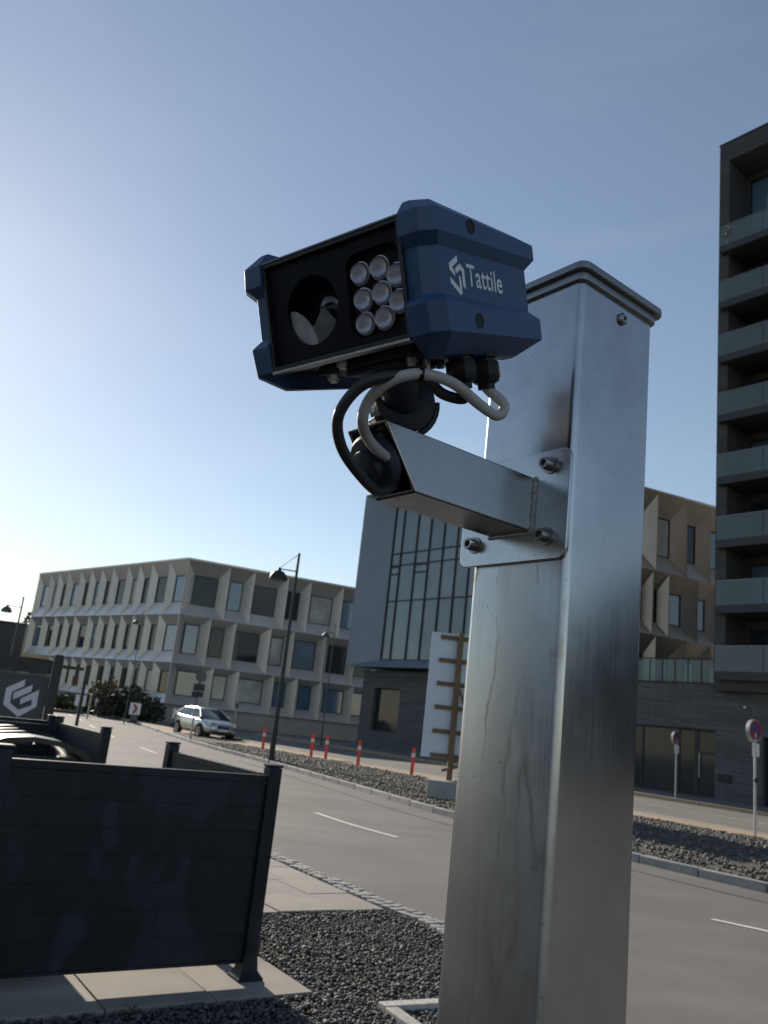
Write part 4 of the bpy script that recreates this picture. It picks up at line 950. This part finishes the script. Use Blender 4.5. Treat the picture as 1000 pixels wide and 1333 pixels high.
# --- construction fence with printed banner
def banner():
    D = 17.5
    p1 = Vector((ray(70, 890).x, ray(70, 890).y, 0)).normalized()*D; d = Vector((.93, .36, 0)).normalized(); ang = math.atan2(d.y, d.x)
    t = thing('construction_fence', 'construction site fence with grey banner showing a white hexagon letter logo', 'fence', p1, ang)
    XF = t.matrix_basis.copy(); XF = frame_xf(ang, p1.x, p1.y); inv = XF.inverted(); n = XF.to_3x3() @ Vector((0, 1, 0))
    def q(x, y): r_ = inv @ onplane(x, y, p1, n); return r_.x, r_.z
    ztp = q(75, 852)[1]
    W0 = -3.2
    for x in (0, W0): MB().box(x-.075, x+.075, -.075, .075, -.02, ztp).build('post', 'lamp_paint', t, bevel=.01); MB().box(x-.3, x+.3, -.2, .2, -.02, .12).build('foot', 'concrete', t, bevel=.02)
    MB().box(.075, .10, -.05, .05, .6, ztp-.02).build('edge_strip', 'rust_brown', t)
    zb1 = q(40, 879)[1]; zb0 = q(40, 938)[1]
    MB().box(W0+.08, -.08, .01, .02, zb0, zb1).build('banner', 'banner', t)
    for z in (zb1+.02, zb0-.02, .35): MB().box(W0+.08, -.08, -.02, .0, z-.018, z+.018).build('rail', 'lamp_grey', t)
    MB().box(W0+.08, -.08, .012, .02, zb1+.045, ztp-.12).build('screen', 'mesh_screen', t)
    za = q(45, 853)[1]; MB().box(q(28, 855)[0], q(66, 853)[0], -.02, .03, za-.045, za+.01).build('top_batten', 'timber_pale', t)
    # logo: hexagonal G, three pieces
    def s(x, y): a, b_ = q(x*.16, 840+y*.16); return a, b_
    for poly in ([(208, 278), (200, 325), (105, 372), (80, 385), (82, 470), (150, 522), (290, 462), (318, 362), (165, 440), (163, 482), (258, 440), (240, 500), (150, 522)],):
        pass
    P1 = [(208, 278), (52, 345), (25, 480), (148, 583), (296, 500), (320, 364), (170, 432), (162, 480), (262, 440), (255, 490), (148, 524), (82, 468), (98, 378), (200, 330)]
    P2 = [(268, 322), (112, 385), (105, 442), (255, 376)]
    for P_ in (P1, P2):
        me = bpy.data.meshes.new('logo'); bm = bmesh.new(); vs = [bm.verts.new((s(*p_)[0], .006, s(*p_)[1])) for p_ in P_]
        es = [bm.edges.new((vs[i], vs[(i+1) % len(vs)])) for i in range(len(vs))]; bmesh.ops.triangle_fill(bm, edges=es, use_beauty=True); bm.to_mesh(me); bm.free(); obj('logo', me, 'banner_print', t)
    # open bay continuing to the right
    x2 = q(112, 880)[0]
    for xx in (x2*.5, x2): pass
    MB().box(x2-.03, x2+.03, -.03, .03, -.02, q(112, 866)[1]).build('post', 'lamp_paint', t)
    for z in (q(90, 869)[1], q(90, 927)[1]): MB().box(.1, x2-.06, -.03, .03, z-.03, z+.03).build('rail', 'lamp_paint', t)
    MB().box(q(94, 885)[0], q(102, 885)[0], -.03, .03, q(98, 893)[1], q(98, 880)[1]).build('warning_plate', 'rust_brown', t)
banner()

# --- waste enclosure fence: one fence per straight run
FH = 1.205
def fence_run(label, a, b, rails=True, posts=(True, True), foot=True, z0=.105):
    A, B = Vector(a), Vector(b); p = gw(*a); d = gw(*b)-gw(*a); Ln = d.length
    t = thing('slat_fence', label, 'fence', (p.x, p.y, .03), math.atan2(d.y, d.x), 'anthracite fence runs around the waste containers')
    n = 7; zt = FH-.03-.045; hb = (zt-z0)/n
    bm_ = MB().box(.046, Ln-.046, -.018, .018, 0, hb-.0015, bev=.0012).mesh('board', 40); bm_.materials.append(MATS['fence_paint'])
    for k in range(n): obj('board', bm_, None, t, (0, 0, z0+k*hb))
    MB().box(.05, Ln-.05, -.021, .021, zt+.001, zt+.045, bev=.003).build('top_rail', 'fence_paint', t, 40)
    MB().box(.05, Ln-.05, -.02, .02, z0-.018, z0-.002+.0).build('bottom_rail', 'fence_paint', t)
    for x, on in ((0, posts[0]), (Ln, posts[1])):
        if not on: continue
        po = MB().box(x-.045, x+.045, -.045, .045, 0, FH+.02, bev=.008).build('post', 'fence_paint', t, 40)
        MB().box(x-.05, x+.05, -.05, .05, FH+.022, FH+.040, bev=.008).build('cap', 'fence_paint', po, 40)
        MB().lathe([(.115, 0), (.115, .012), (.075, .05), (.062, .13), (.05, .14)], (x, 0, 0), n=4).build('foot', 'fence_paint', po, 30) if foot else None
    return t
fence_run('front run of the anthracite slat fence, standing on paving slabs by the gravel', (-1.93, .325), (-.3, .325))
fence_run('short side run of the anthracite slat fence leading from the front corner to the doorway', (-.3, .43), (-.3, 2.12), posts=(False, True))
fence_run('rear side run of the anthracite slat fence beyond the doorway', (-.3, 3.97), (-.3, 5.85))
fence_run('back run of the anthracite slat fence closing the enclosure behind the container', (-4.2, 5.95), (-.36, 5.95), posts=(True, True))
fence_run('left front run of the anthracite slat fence continuing past the front corner post', (-3.9, .325), (-2.03, .325), posts=(True, False))

# --- waste containers inside
def container(label, a, b, rz, W_=1.25, Dp=.75, H=1.06):
    p = gw(a, b); t = thing('waste_container', label, 'waste container', (p.x, p.y, .03), GA+rz, 'black wheeled waste containers')
    mb = MB(); lo = []
    for z, k in ((.20, .86), (.30, .88), (H-.06, 1.), (H, 1.02)):
        lo.append([(x*k*W_/2, y*k*Dp/2, z) for x, y in rrect(-1, 1, -1, 1, .16, 3)])
    mb.loft(lo); mb.build('body', 'bin_plastic', t, 40)
    for y in (-1, 1): MB().box(-W_/2-.03, W_/2+.03, y*Dp/2-.025, y*Dp/2+.03, H-.06, H+.015, bev=.01).build('rim', 'bin_plastic', t, 40)
    mb = MB(); lo = []
    for k in range(9):
        th = math.pi*k/8; y = -math.cos(th)*(Dp/2+.02); z = H+.015+math.sin(th)*.20
        lo.append((y, z))
    lo2 = [(y*.96, z-.03) for y, z in lo]
    mb.loft([[(x, y, z) for y, z in lo+lo2[::-1]] for x in (-W_/2-.02, -W_/2+.03, 0, W_/2-.03, W_/2+.02)]); mb.build('lid', 'bin_plastic', t, 40)
    for x in (-.3, 0, .3): mb = MB().tube([(x-.0, yy, zz_+.004) for yy, zz_ in lo[1:-1]], .008, 6); mb.build('lid_rib', 'bin_plastic', t, True)
    for s in (-1, 1):
        hnd = MB().tube([(s*(W_/2+.01), -.2, H+.08), (s*(W_/2+.09), -.2, H+.10), (s*(W_/2+.09), .2, H+.10), (s*(W_/2+.01), .2, H+.08)], .017, 8).build('handle', 'bin_plastic', t, True)
        for y in (-1, 1):
            wh = MB().lathe([(.03, -.022), (.085, -.022), (.095, 0), (.085, .022), (.03, .022)], (s*W_*.36, y*Dp*.34, .095), (1, .3*s, 0), 18).build('wheel', 'rubber', t, 40)
            MB().box(s*W_*.36-.04, s*W_*.36+.04, y*Dp*.34-.03, y*Dp*.34+.03, .10, .22).build('caster', 'bolt_steel', wh)
container('black wheeled waste container with curved lid behind the front fence run', -1.66, 1.3, R(86))
container('black wheeled waste container with curved lid farther back in the fenced enclosure', -3.0, 3.9, R(88), H=1.0)

# ------------------------------------------------------------------ STEEL POST
PSA = R(37.8); C0 = Vector((.224, .977, 0)); s = .16; PXF = frame_xf(PSA, C0.x, C0.y)
post = thing('steel_post', 'square brushed stainless steel post carrying the traffic camera', 'post', C0, PSA)
HPT = 2.200
MB().prism(rrect(0, s, 0, s, .010, 5), .012, HPT).build('shaft', 'post_steel', post, 30)
MB().prism(rrect(-.012, s+.012, -.012, s+.012, .014, 5), HPT+.001, HPT+.012).build('cap', 'cap_steel', post, 30, bevel=.002)
MB().prism(rrect(-.005, s+.005, -.005, s+.005, .012, 5), HPT-.010, HPT+.0005).build('cap_skirt', 'bolt_steel', post, 30)
MB().prism(rrect(-.07, s+.07, -.07, s+.07, .02, 4), 0, .012).build('base_plate', 'post_steel', post, 30)
MB().lathe([(.0085, 0), (.0085, .003), (.006, .0055), (.003, .0055), (.003, .002)], (.087, .0, HPT-.032), (0, -1, 0), 16).build('cap_screw', 'bolt_steel', post, 40)
for x in (-.045, s+.045):
    for y in (-.045, s+.045): MB().lathe([(.014, 0), (.014, .012), (.008, .013), (.008, .03)], (x, y, .012), n=6).build('anchor_bolt', 'bolt_steel', post, 30)

# ------------------------------------------------------------------ BRACKET (local: x=-a outward from the post's left face)
br = thing('mounting_bracket', 'welded stainless bracket arm bolted to the steel post', 'bracket', C0, PSA)
fx_ = lambda y, z, h: (-h, y, z)
MB().prism(rrect(-.003, .178, 1.8155, 1.957, .013, 6), .0005, .0065, fx_).build('plate', 'plate_steel', br, 30, bevel=.0012)
y0, y1, z0, z1 = .0525, .1235, 1.853, 1.9235; th = .004; aT, aB = .256, .202
mb = MB()
def arm_sec(yy0, yy1, zz0, zz1):
    k = lambda z: aB+(aT-aB)*(z-z0)/(z1-z0)
    return [(-.0068, yy0, zz0), (-.0068, yy1, zz0), (-.0068, yy1, zz1), (-.0068, yy0, zz1)], [(-k(zz0), yy0, zz0), (-k(zz0), yy1, zz0), (-k(zz1), yy1, zz1), (-k(zz1), yy0, zz1)]
A0, A1 = arm_sec(y0, y1, z0, z1); B0, B1 = arm_sec(y0+th, y1-th, z0+th, z1-th)
for k in range(4):
    j = (k+1) % 4; n0 = len(mb.v)
    mb.add([A0[k], A0[j], A1[j], A1[k]], [(0, 1, 2, 3)]); mb.add([B0[k], B0[j], B1[j], B1[k]], [(3, 2, 1, 0)]); mb.add([A1[k], A1[j], B1[j], B1[k]], [(0, 1, 2, 3)])
me = mb.mesh('arm', False, False); bm = bmesh.new(); bm.from_mesh(me); bmesh.ops.remove_doubles(bm, verts=bm.verts[:], dist=1e-5); bmesh.ops.recalc_face_normals(bm, faces=bm.faces[:]); bm.to_mesh(me); bm.free()
arm = obj('arm', me, 'bracket_steel', br); bv = arm.modifiers.new('bevel', 'BEVEL'); bv.width = .0035; bv.segments = 3; bv.limit_method = 'ANGLE'; bv.angle_limit = R(40)
for p_ in me.polygons: p_.use_smooth = False
# weld bead: overlapping ripples along the joint
mb = MB()
for k in range(26):
    z = z0+(z1-z0)*k/25; mb.lathe([(.0003, -.0022), (.0030, -.001), (.0033, .0006), (.0003, .002)], (-.0075+.0004*math.sin(k*2.3), y0-.001, z), (0, -.2, 1), 8)
for k in range(24):
    y = y0+(y1-y0)*k/23; mb.lathe([(.0003, -.0022), (.0030, -.001), (.0033, .0006), (.0003, .002)], (-.0075, y, z0-.001), (0, 1, .2), 8)
mb.build('weld', 'weld', br, True)
for y in (.0285, .151):
    for z in (1.8445, 1.9365):
        bo = MB().lathe([(.0115, 0), (.0115, .0016), (.0078, .0018), (.0078, .0135), (.0072, .0145), (.0045, .0145), (.0045, .007)], (-.0066, y, z), (-1, 0, 0), 18).build('bolt', 'bolt_steel', br, 35)

# ------------------------------------------------------------------ CAMERA HOUSING (u right, v back, w up)
HR = Vector((.7698, -.6382, .0069)).normalized(); HBk = Vector((.5983, .7253, .3406)); HBk = (HBk-HR*HBk.dot(HR)).normalized(); HU = HR.cross(HBk)
HO = Vector((-.0762, .7898, 2.0031))
tc_ = thing('traffic_camera', 'navy blue number plate traffic camera with white logo lettering', 'camera')
tc_.matrix_world = Matrix(((HR.x, HBk.x, HU.x, HO.x), (HR.y, HBk.y, HU.y, HO.y), (HR.z, HBk.z, HU.z, HO.z), (0, 0, 0, 1)))
def hw_(u, v, w_): return HO+HR*u+HBk*v+HU*w_
# end caps lofted along w with recessed waist
def cap_loops(sgn):
    ui, uo = .095, .1335
    lv = [(-.0610, .030, .030), (-.0600, .022, .024), (-.0430, .0, .004), (-.0140, .0, .0), (-.0045, .0085, .0085), (.0420, .0085, .0085), (.0530, .0, .0), (.0760, .0, .002), (.0895, .016, .014), (.0908, .020, .018)]
    out = []
    for w_, o, of in lv:
        v0, v1 = -.004+of, .216-o*1.1
        # rear of the cap tapers: top and bottom slope towards the back
        u1 = uo-o; ch = .014
        loop = [(ui, v0), (u1-ch, v0), (u1, v0+ch), (u1, v1-ch), (u1-ch, v1), (ui, v1)]
        L2 = []
        for (u, v) in loop:
            k = max(0, (v-.05)/.166); ww = w_*(1-.10*k) if w_ > .06 else (w_*(1-.16*k) if w_ < -.03 else w_)
            L2.append((sgn*u, v, ww))
        out.append(L2 if sgn > 0 else L2[::-1])
    return out
for sgn in (1, -1):
    mb = MB(); mb.loft(cap_loops(sgn)); ec = mb.build('end_cap', 'navy_plastic', tc_, 18, bevel=.0022, seg=3)
    for (v, w_, uu) in ((.070, .0665, .1330), (.068, -.0285, .1330)):
        MB().lathe([(.0078, -.004), (.0078, .0009), (.0066, .0011), (.0066, -.003)], (sgn*uu, v, w_), (sgn, 0, 0), 20).build('screw_recess', 'black_cavity', ec, 40)
        MB().lathe([(.0064, -.002), (.0064, .0004), (.003, .0004)], (sgn*(uu+.0002), v, w_), (sgn, 0, 0), 16).build('hole_shade', 'black_cavity', ec, 40)  # black disc: shade inside the hole put into the colour
# body: open front, thin aluminium shell
u0, u1, w0, w1 = -.0952, .0952, -.0425, .0745
mb = MB()
mb.box(u0, u1, .0, .205, w1-.004, w1).box(u0, u1, .0, .205, w0, w0+.004).box(u0, u0+.004, 0, .205, w0+.004, w1-.004).box(u1-.004, u1, 0, .205, w0+.004, w1-.004).box(u0+.004, u1-.004, .201, .205, w0+.004, w1-.004)
mb.build('body', 'body_dark', tc_, bevel=.0006)
mb = MB(); mb.box(u0+.001, u1-.001, -.0015, .012, w0-.0035, w0-.0005); mb.build('trim', 'alu', tc_, bevel=.0005)
mb = MB(); mb.box(u0+.001, u1-.001, -.0005, .012, w1+.0005, w1+.0028); mb.build('trim', 'alu_dark', tc_, bevel=.0005)
# front plate with lens opening and lamp opening
def plate_with_holes(outer, holes, v0, v1):
    bm = bmesh.new(); es = []
    for lp in [outer]+holes:
        vs = [bm.verts.new((x, v0, z)) for x, z in lp]; es += [bm.edges.new((vs[i], vs[(i+1) % len(vs)])) for i in range(len(vs))]
    bmesh.ops.triangle_fill(bm, edges=es, use_beauty=True)
    r_ = bmesh.ops.extrude_face_region(bm, geom=bm.faces[:]); 
    for g_ in r_['geom']:
        if isinstance(g_, bmesh.types.BMVert): g_.co.y = v1
    bmesh.ops.recalc_face_normals(bm, faces=bm.faces[:]); me = bpy.data.meshes.new('front_plate'); bm.to_mesh(me); bm.free(); return me
lensC = (-.0325, .0130); lensR = .0365
obj('front_plate', plate_with_holes([(u0+.0045, w0+.0045), (u1-.0045, w0+.0045), (u1-.0045, w1-.0045), (u0+.0045, w1-.0045)], [circ(lensR, 48, *lensC), rrect(.0185, .0875, -.0300, .0560, .014, 6)], .006, .011), 'black_plastic', tc_)
MB().box(u0+.005, u1-.005, .0445, .046, w0+.005, w1-.005).build('inner_wall', 'black_cavity', tc_)
# lamp board with eight lens leds
MB().box(.0165, .0895, .017, .019, -.032, .058).build('lamp_board', 'black_cavity', tc_)
lp = [(.0326, .0362), (.0332, .0094), (.0325, -.0150), (.0580, .0360), (.0576, .0106), (.0578, -.0145), (.0784, .0240), (.0780, -.0020)]
for (u, w_) in lp:
    ld = MB().lathe([(.0116, 0), (.0116, -.004), (.0108, -.0075), (.0085, -.0105), (.0048, -.0122), (.0005, -.0127)], (u, .0165, w_), (0, 1, 0), 22).build('led', 'led_lens', tc_, 50)
    MB().lathe([(.0095, .0006), (.0095, -.0008), (.0040, -.0012), (.0040, -.0028), (.0010, -.0030)], (u, .0166, w_), (0, 1, 0), 18).build('led_chip', 'led_chip', ld, 40)
    MB().lathe([(.0112, 0), (.0124, -.001), (.0124, -.0045), (.0112, -.0048)], (u, .0167, w_), (0, 1, 0), 22).build('led_ring', 'led_ring', ld, 40)
# camera module behind the round opening
MB().lathe([(.026, 0), (.026, -.018), (.023, -.020), (.0215, -.012), (.001, -.012)], (lensC[0]+.004, .043, lensC[1]+.004), (0, 1, 0), 28).build('lens_barrel', 'black_plastic', tc_, 40)
MB().lathe([(.0212, 0), (.018, -.004), (.010, -.0075), (.0005, -.0085)], (lensC[0]+.004, .0305, lensC[1]+.004), (0, 1, 0), 28).build('lens', 'camera_lens', tc_, 60)
for P_, m_ in (([(-.0705, .020), (-.062, .0185), (-.054, .013), (-.046, .005), (-.0405, -.003), (-.036, -.014), (-.034, -.0262), (-.054, -.022), (-.068, -.006)], 'lens_reflection'), ([(-.0398, -.0025), (-.036, .000), (-.030, .007), (-.0245, .013), (-.0215, .0155), (-.018, .011), (-.012, .003), (-.004, -.004), (.004, -.008), (-.008, -.020), (-.033, -.0262), (-.0352, -.014)], 'lens_reflection_dark')):
    MB().prism(P_, .0125, .0135, lambda x, y, h: (x, h, y)).build('lens_reflection', m_, tc_)  # pale and dark wedges: reflection in the lens put into plate colours
MB().box(u0+.0046, u1-.0046, .0002, .0012, w0+.0046, w1-.0046).build('cover_pane', 'cover_glass', tc_)
# logo emblem and word on the right cap
UW = .1255
def on_cap(v, w_): return (UW, v, w_)
em = [[(.0515, .0345), (.0345, .0240), (.0345, .0175), (.0520, .0040-.0015), (.0520, .0085), (.0400, .0180), (.0400, .0225), (.0515, .0295)],
      [(.0440, .0205), (.0620, .0290), (.0620, -.0035+.004), (.0575, .0030), (.0575, .0220), (.0500, .0185), (.0500, .0150), (.0545, .0115), (.0545, .0065), (.0440, .0150)]]
em = [[(.0510, .0365), (.0345, .0265), (.0345, .0215), (.0455, .0150), (.0500, .0175), (.0400, .0240), (.0510, .0305)],
      [(.0450, .0225), (.0560, .0290), (.0620, .0255), (.0620, .0040), (.0575, .0065), (.0575, .0230), (.0550, .0240), (.0490, .0205)],
      [(.0345, .0160), (.0520, .0050), (.0545, .0065), (.0545, .0180), (.0505, .0205), (.0505, .0105), (.0345, .0205)],
      [(.0345, .0125), (.0345, .0075), (.0510, -.0035), (.0550, -.0010), (.0550, .0035), (.0510, .0020)]]
em = [[(.0510, .0370), (.0345, .0265), (.0345, .0205), (.0440, .0150), (.0440, .0205), (.0400, .0235), (.0510, .0305)],
      [(.0455, .0235), (.0545, .0290), (.0620, .0245), (.0620, .0040), (.0570, .0070), (.0570, .0215), (.0545, .0228), (.0455, .0175)],
      [(.0345, .0135), (.0345, .0075), (.0510, -.0030), (.0545, -.0010), (.0545, .0150), (.0505, .0175), (.0505, .0040)]]
lg = None
for P_ in em:
    me = bpy.data.meshes.new('logo_emblem'); bm = bmesh.new(); vs = [bm.verts.new(on_cap(*p_)) for p_ in P_]
    es = [bm.edges.new((vs[i], vs[(i+1) % len(vs)])) for i in range(len(vs))]; bmesh.ops.triangle_fill(bm, edges=es, use_beauty=True)
    bmesh.ops.recalc_face_normals(bm, faces=bm.faces[:]); bm.to_mesh(me); bm.free(); obj('logo_emblem', me, 'logo_white', tc_)
fc = bpy.data.curves.new('logo_word', 'FONT'); fc.body = 'Tattile'; fc.size = .030; fc.offset = .0004; fc.space_character = 1.04
to = bpy.data.objects.new('tmp_word', fc); col.objects.link(to)
bpy.context.view_layer.update(); dg = bpy.context.evaluated_depsgraph_get(); tm = bpy.data.meshes.new_from_object(to.evaluated_get(dg)); bpy.data.objects.remove(to); bpy.data.curves.remove(fc)
xs = [v.co.x for v in tm.vertices]; ys = [v.co.y for v in tm.vertices]; kx = .0705/(max(xs)-min(xs)); ky = .0225/(max(ys)-min(ys))
for v in tm.vertices: v.co = Vector((UW, .0665+(v.co.x-min(xs))*kx, .0085+(v.co.y-min(ys))*ky))
tm.name = 'logo_word'; obj('logo_word', tm, 'logo_white', tc_)
# cable glands under the right rear
for (u, v) in ((.100, .078), (.104, .118)):
    gd = MB().lathe([(.016, 0), (.016, -.008), (.0125, -.009), (.0125, -.012)], (u, v, -.050), (0, 0, 1), 8).build('cable_gland', 'black_plastic', tc_, 30)
    MB().lathe([(.0155, -.012), (.0165, -.014), (.0165, -.028), (.0145, -.033), (.0095, -.036), (.0095, -.041)], (u, v, -.050), (0, 0, 1), 8).build('gland_nut', 'black_plastic', gd, 30)
# mounting plate and bolts under the body
mpz = -.0425
MB().box(-.055, .075, .030, .110, mpz-.010, mpz-.0005).build('mount_plate', 'navy_metal', tc_, bevel=.002)
MB().box(-.020, .055, .035, .105, mpz-.017, mpz-.0105).build('mount_shoe', 'navy_metal', tc_, bevel=.002)
for (u, v) in ((-.042, .040), (-.015, .026), (.062, .045), (.062, .098)):
    MB().lathe([(.007, 0), (.007, -.006), (.0045, -.006), (.0045, -.009)], (u, v, mpz-.0105 if v != .026 else mpz-.001), (0, 0, 1), 6).build('bolt', 'alu', tc_, 30)
MB().cyl((.070, .060, mpz), (.070, .060, mpz-.024), .004).build('stud', 'alu', tc_, True)

# ------------------------------------------------------------------ SWIVEL between arm and housing
sv = thing('swivel_mount', 'dark blue swivel clamp joining the bracket arm and the traffic camera', 'swivel mount', C0, PSA)
def lw(p): return PXF.inverted() @ p
disc_c = lw(PD(523, 525, .968)); ax = (PXF.to_3x3().inverted() @ (CAM-PD(523, 525, .968))).normalized(); ax = Vector((ax.x*.55, ax.y-.25, ax.z*.2)).normalized()
MB().lathe([(.032, -.015), (.0365, -.013), (.0365, .013), (.034, .015), (.013, .015), (.013, .018), (.009, .020)], disc_c, ax, 36).build('knuckle', 'navy_metal', sv, 40)
top = lw(hw_(.018, .068, mpz-.012)); MB().cyl(disc_c, top, .022, .026, 16).build('neck', 'navy_metal', sv, 40)
# cradle jaw: thick ring sector under the knuckle
e1 = ax.cross(Vector((0, 0, 1))).normalized(); e2 = Vector(e1.cross(ax)); e2 = e2 if e2.z > 0 else -e2
mb = MB(); lo = []
for k in range(15):
    th_ = R(168+k*11.0); c_, s_ = math.cos(th_), math.sin(th_); dd_ = e1*c_+e2*s_
    lo.append([disc_c+dd_*.0372-ax*.011, disc_c+dd_*.0372+ax*.011, disc_c+dd_*.0440+ax*.011, disc_c+dd_*.0440-ax*.011])
mb.loft(lo); mb.build('cradle', 'navy_metal', sv, 40, bevel=.0015)
# round flange on the mitred arm end
ec_ = Vector((-(aT+aB)/2, (y0+y1)/2, (z0+z1)/2)); en = Vector((-(z1-z0), 0, -(aT-aB))).normalized()
en = Vector((-(z1-z0), 0, (aB-aT)*-1)).normalized() if False else Vector((-.79, 0, -.61)).normalized()
MB().lathe([(.0300, -.004), (.0330, .0008), (.0345, .002), (.0350, .011), (.0320, .016), (.022, .018), (.020, .026), (.012, .029)], ec_, en, 36).build('flange', 'navy_metal', sv, 40)
fl_t = ec_+en*.012
MB().tube(catmull([lw(PD(478, 612, .975)), lw(PD(484, 588, .975)), lw(PD(496, 568, .974)), lw(PD(512, 552, .972))], 5), .015, 14).build('stem', 'navy_metal', sv, True)
bo_ = lw(PD(497, 572, .955)); MB().lathe([(.009, 0), (.009, .006), (.005, .007)], bo_, ax, 6).build('nut', 'bolt_steel', sv, 30)

# ------------------------------------------------------------------ CABLES
g1b = hw_(.104, .118, -.089); g0b = hw_(.100, .078, -.089)
def dist(p): return (p-CAM).length
d1, d0 = dist(g1b), dist(g0b)
gp = [g1b+HU*.012, g1b, PD(656, 527, d1-.002), PD(648, 541, d1-.01), PD(626, 528, d1-.03), PD(590, 499, d1-.06), PD(550, 487, d1-.075), PD(512, 494, d1-.08), PD(483, 517, d1-.07), PD(472, 547, d1-.06), PD(480, 572, d1-.03), PD(497, 590, d1+.0), PD(512, 600, d1+.02)]
t = thing('grey_cable', 'grey cable looping from the camera gland over the swivel clamp', 'cable'); MB().tube(catmull(gp, 8), .0058, 12).build('sheath', 'grey_cable', t, True)
bpz = [g0b+HU*.012, g0b, PD(604, 519, d0+.01), PD(577, 513, d0), PD(550, 492, d0-.03), PD(505, 490, d0-.05), PD(467, 505, d0-.05), PD(441, 541, d0-.045), PD(444, 580, d0-.03), PD(466, 615, d0-.01), PD(492, 640, d0+.03), PD(512, 632, d0+.06)]
t = thing('black_cable', 'black cable hanging in a loop left of the swivel clamp', 'cable'); MB().tube(catmull(bpz, 8), .0058, 12).build('sheath', 'black_cable', t, True)
tie = thing('cable_tie', 'black cable tie binding the grey and black cables under the camera', 'cable tie')
c_ = PD(548, 488, d1-.074); MB().lathe([(.0066, -.0025), (.0074, -.0025), (.0074, .0025), (.0066, .0025)], c_, (PD(556, 489, d1-.073)-c_), 18).build('band', 'black_plastic', tie, 40)
MB().cyl(c_+Vector((.004, 0, .004)), c_+Vector((.001, -.002, .016)), .002, .001, 6).build('tail', 'black_plastic', tie)

# ------------------------------------------------------------------ small weeds
def weed(label, p, m, h=.07, n=14):
    t = thing('weed', label, 'weed', p); V, Fc = [], []
    for k in range(n):
        a = random.uniform(0, 6.28); l = h*random.uniform(.6, 1.2); d = Vector((math.cos(a), math.sin(a), 0)); sd = Vector((-d.y, d.x, 0))*l*.16; k0 = len(V)
        V += [-sd*.4, sd*.4, d*l*.5+sd+Vector((0, 0, l*.55)), d*l*.5-sd+Vector((0, 0, l*.55)), d*l+Vector((0, 0, l*.75))]; Fc += [(k0, k0+1, k0+2, k0+3), (k0+3, k0+2, k0+4)]
    me = bpy.data.meshes.new('leaves'); me.from_pydata([tuple(v) for v in V], [], Fc); obj('leaves', me, m, t); MB().cyl((0, 0, -.01), (0, 0, h*.3), h*.05, h*.03, 5).build('stem', m, t)
p = gnd(171, 1316, .03); weed('tiny green weed growing in the joint of the paving slabs', (p.x, p.y, .03), 'leaf', .035)
p = gnd(852, 1083, .2); weed('yellow green weed growing in the island gravel', (p.x, p.y, .17), 'leaf_gold', .16, 24)
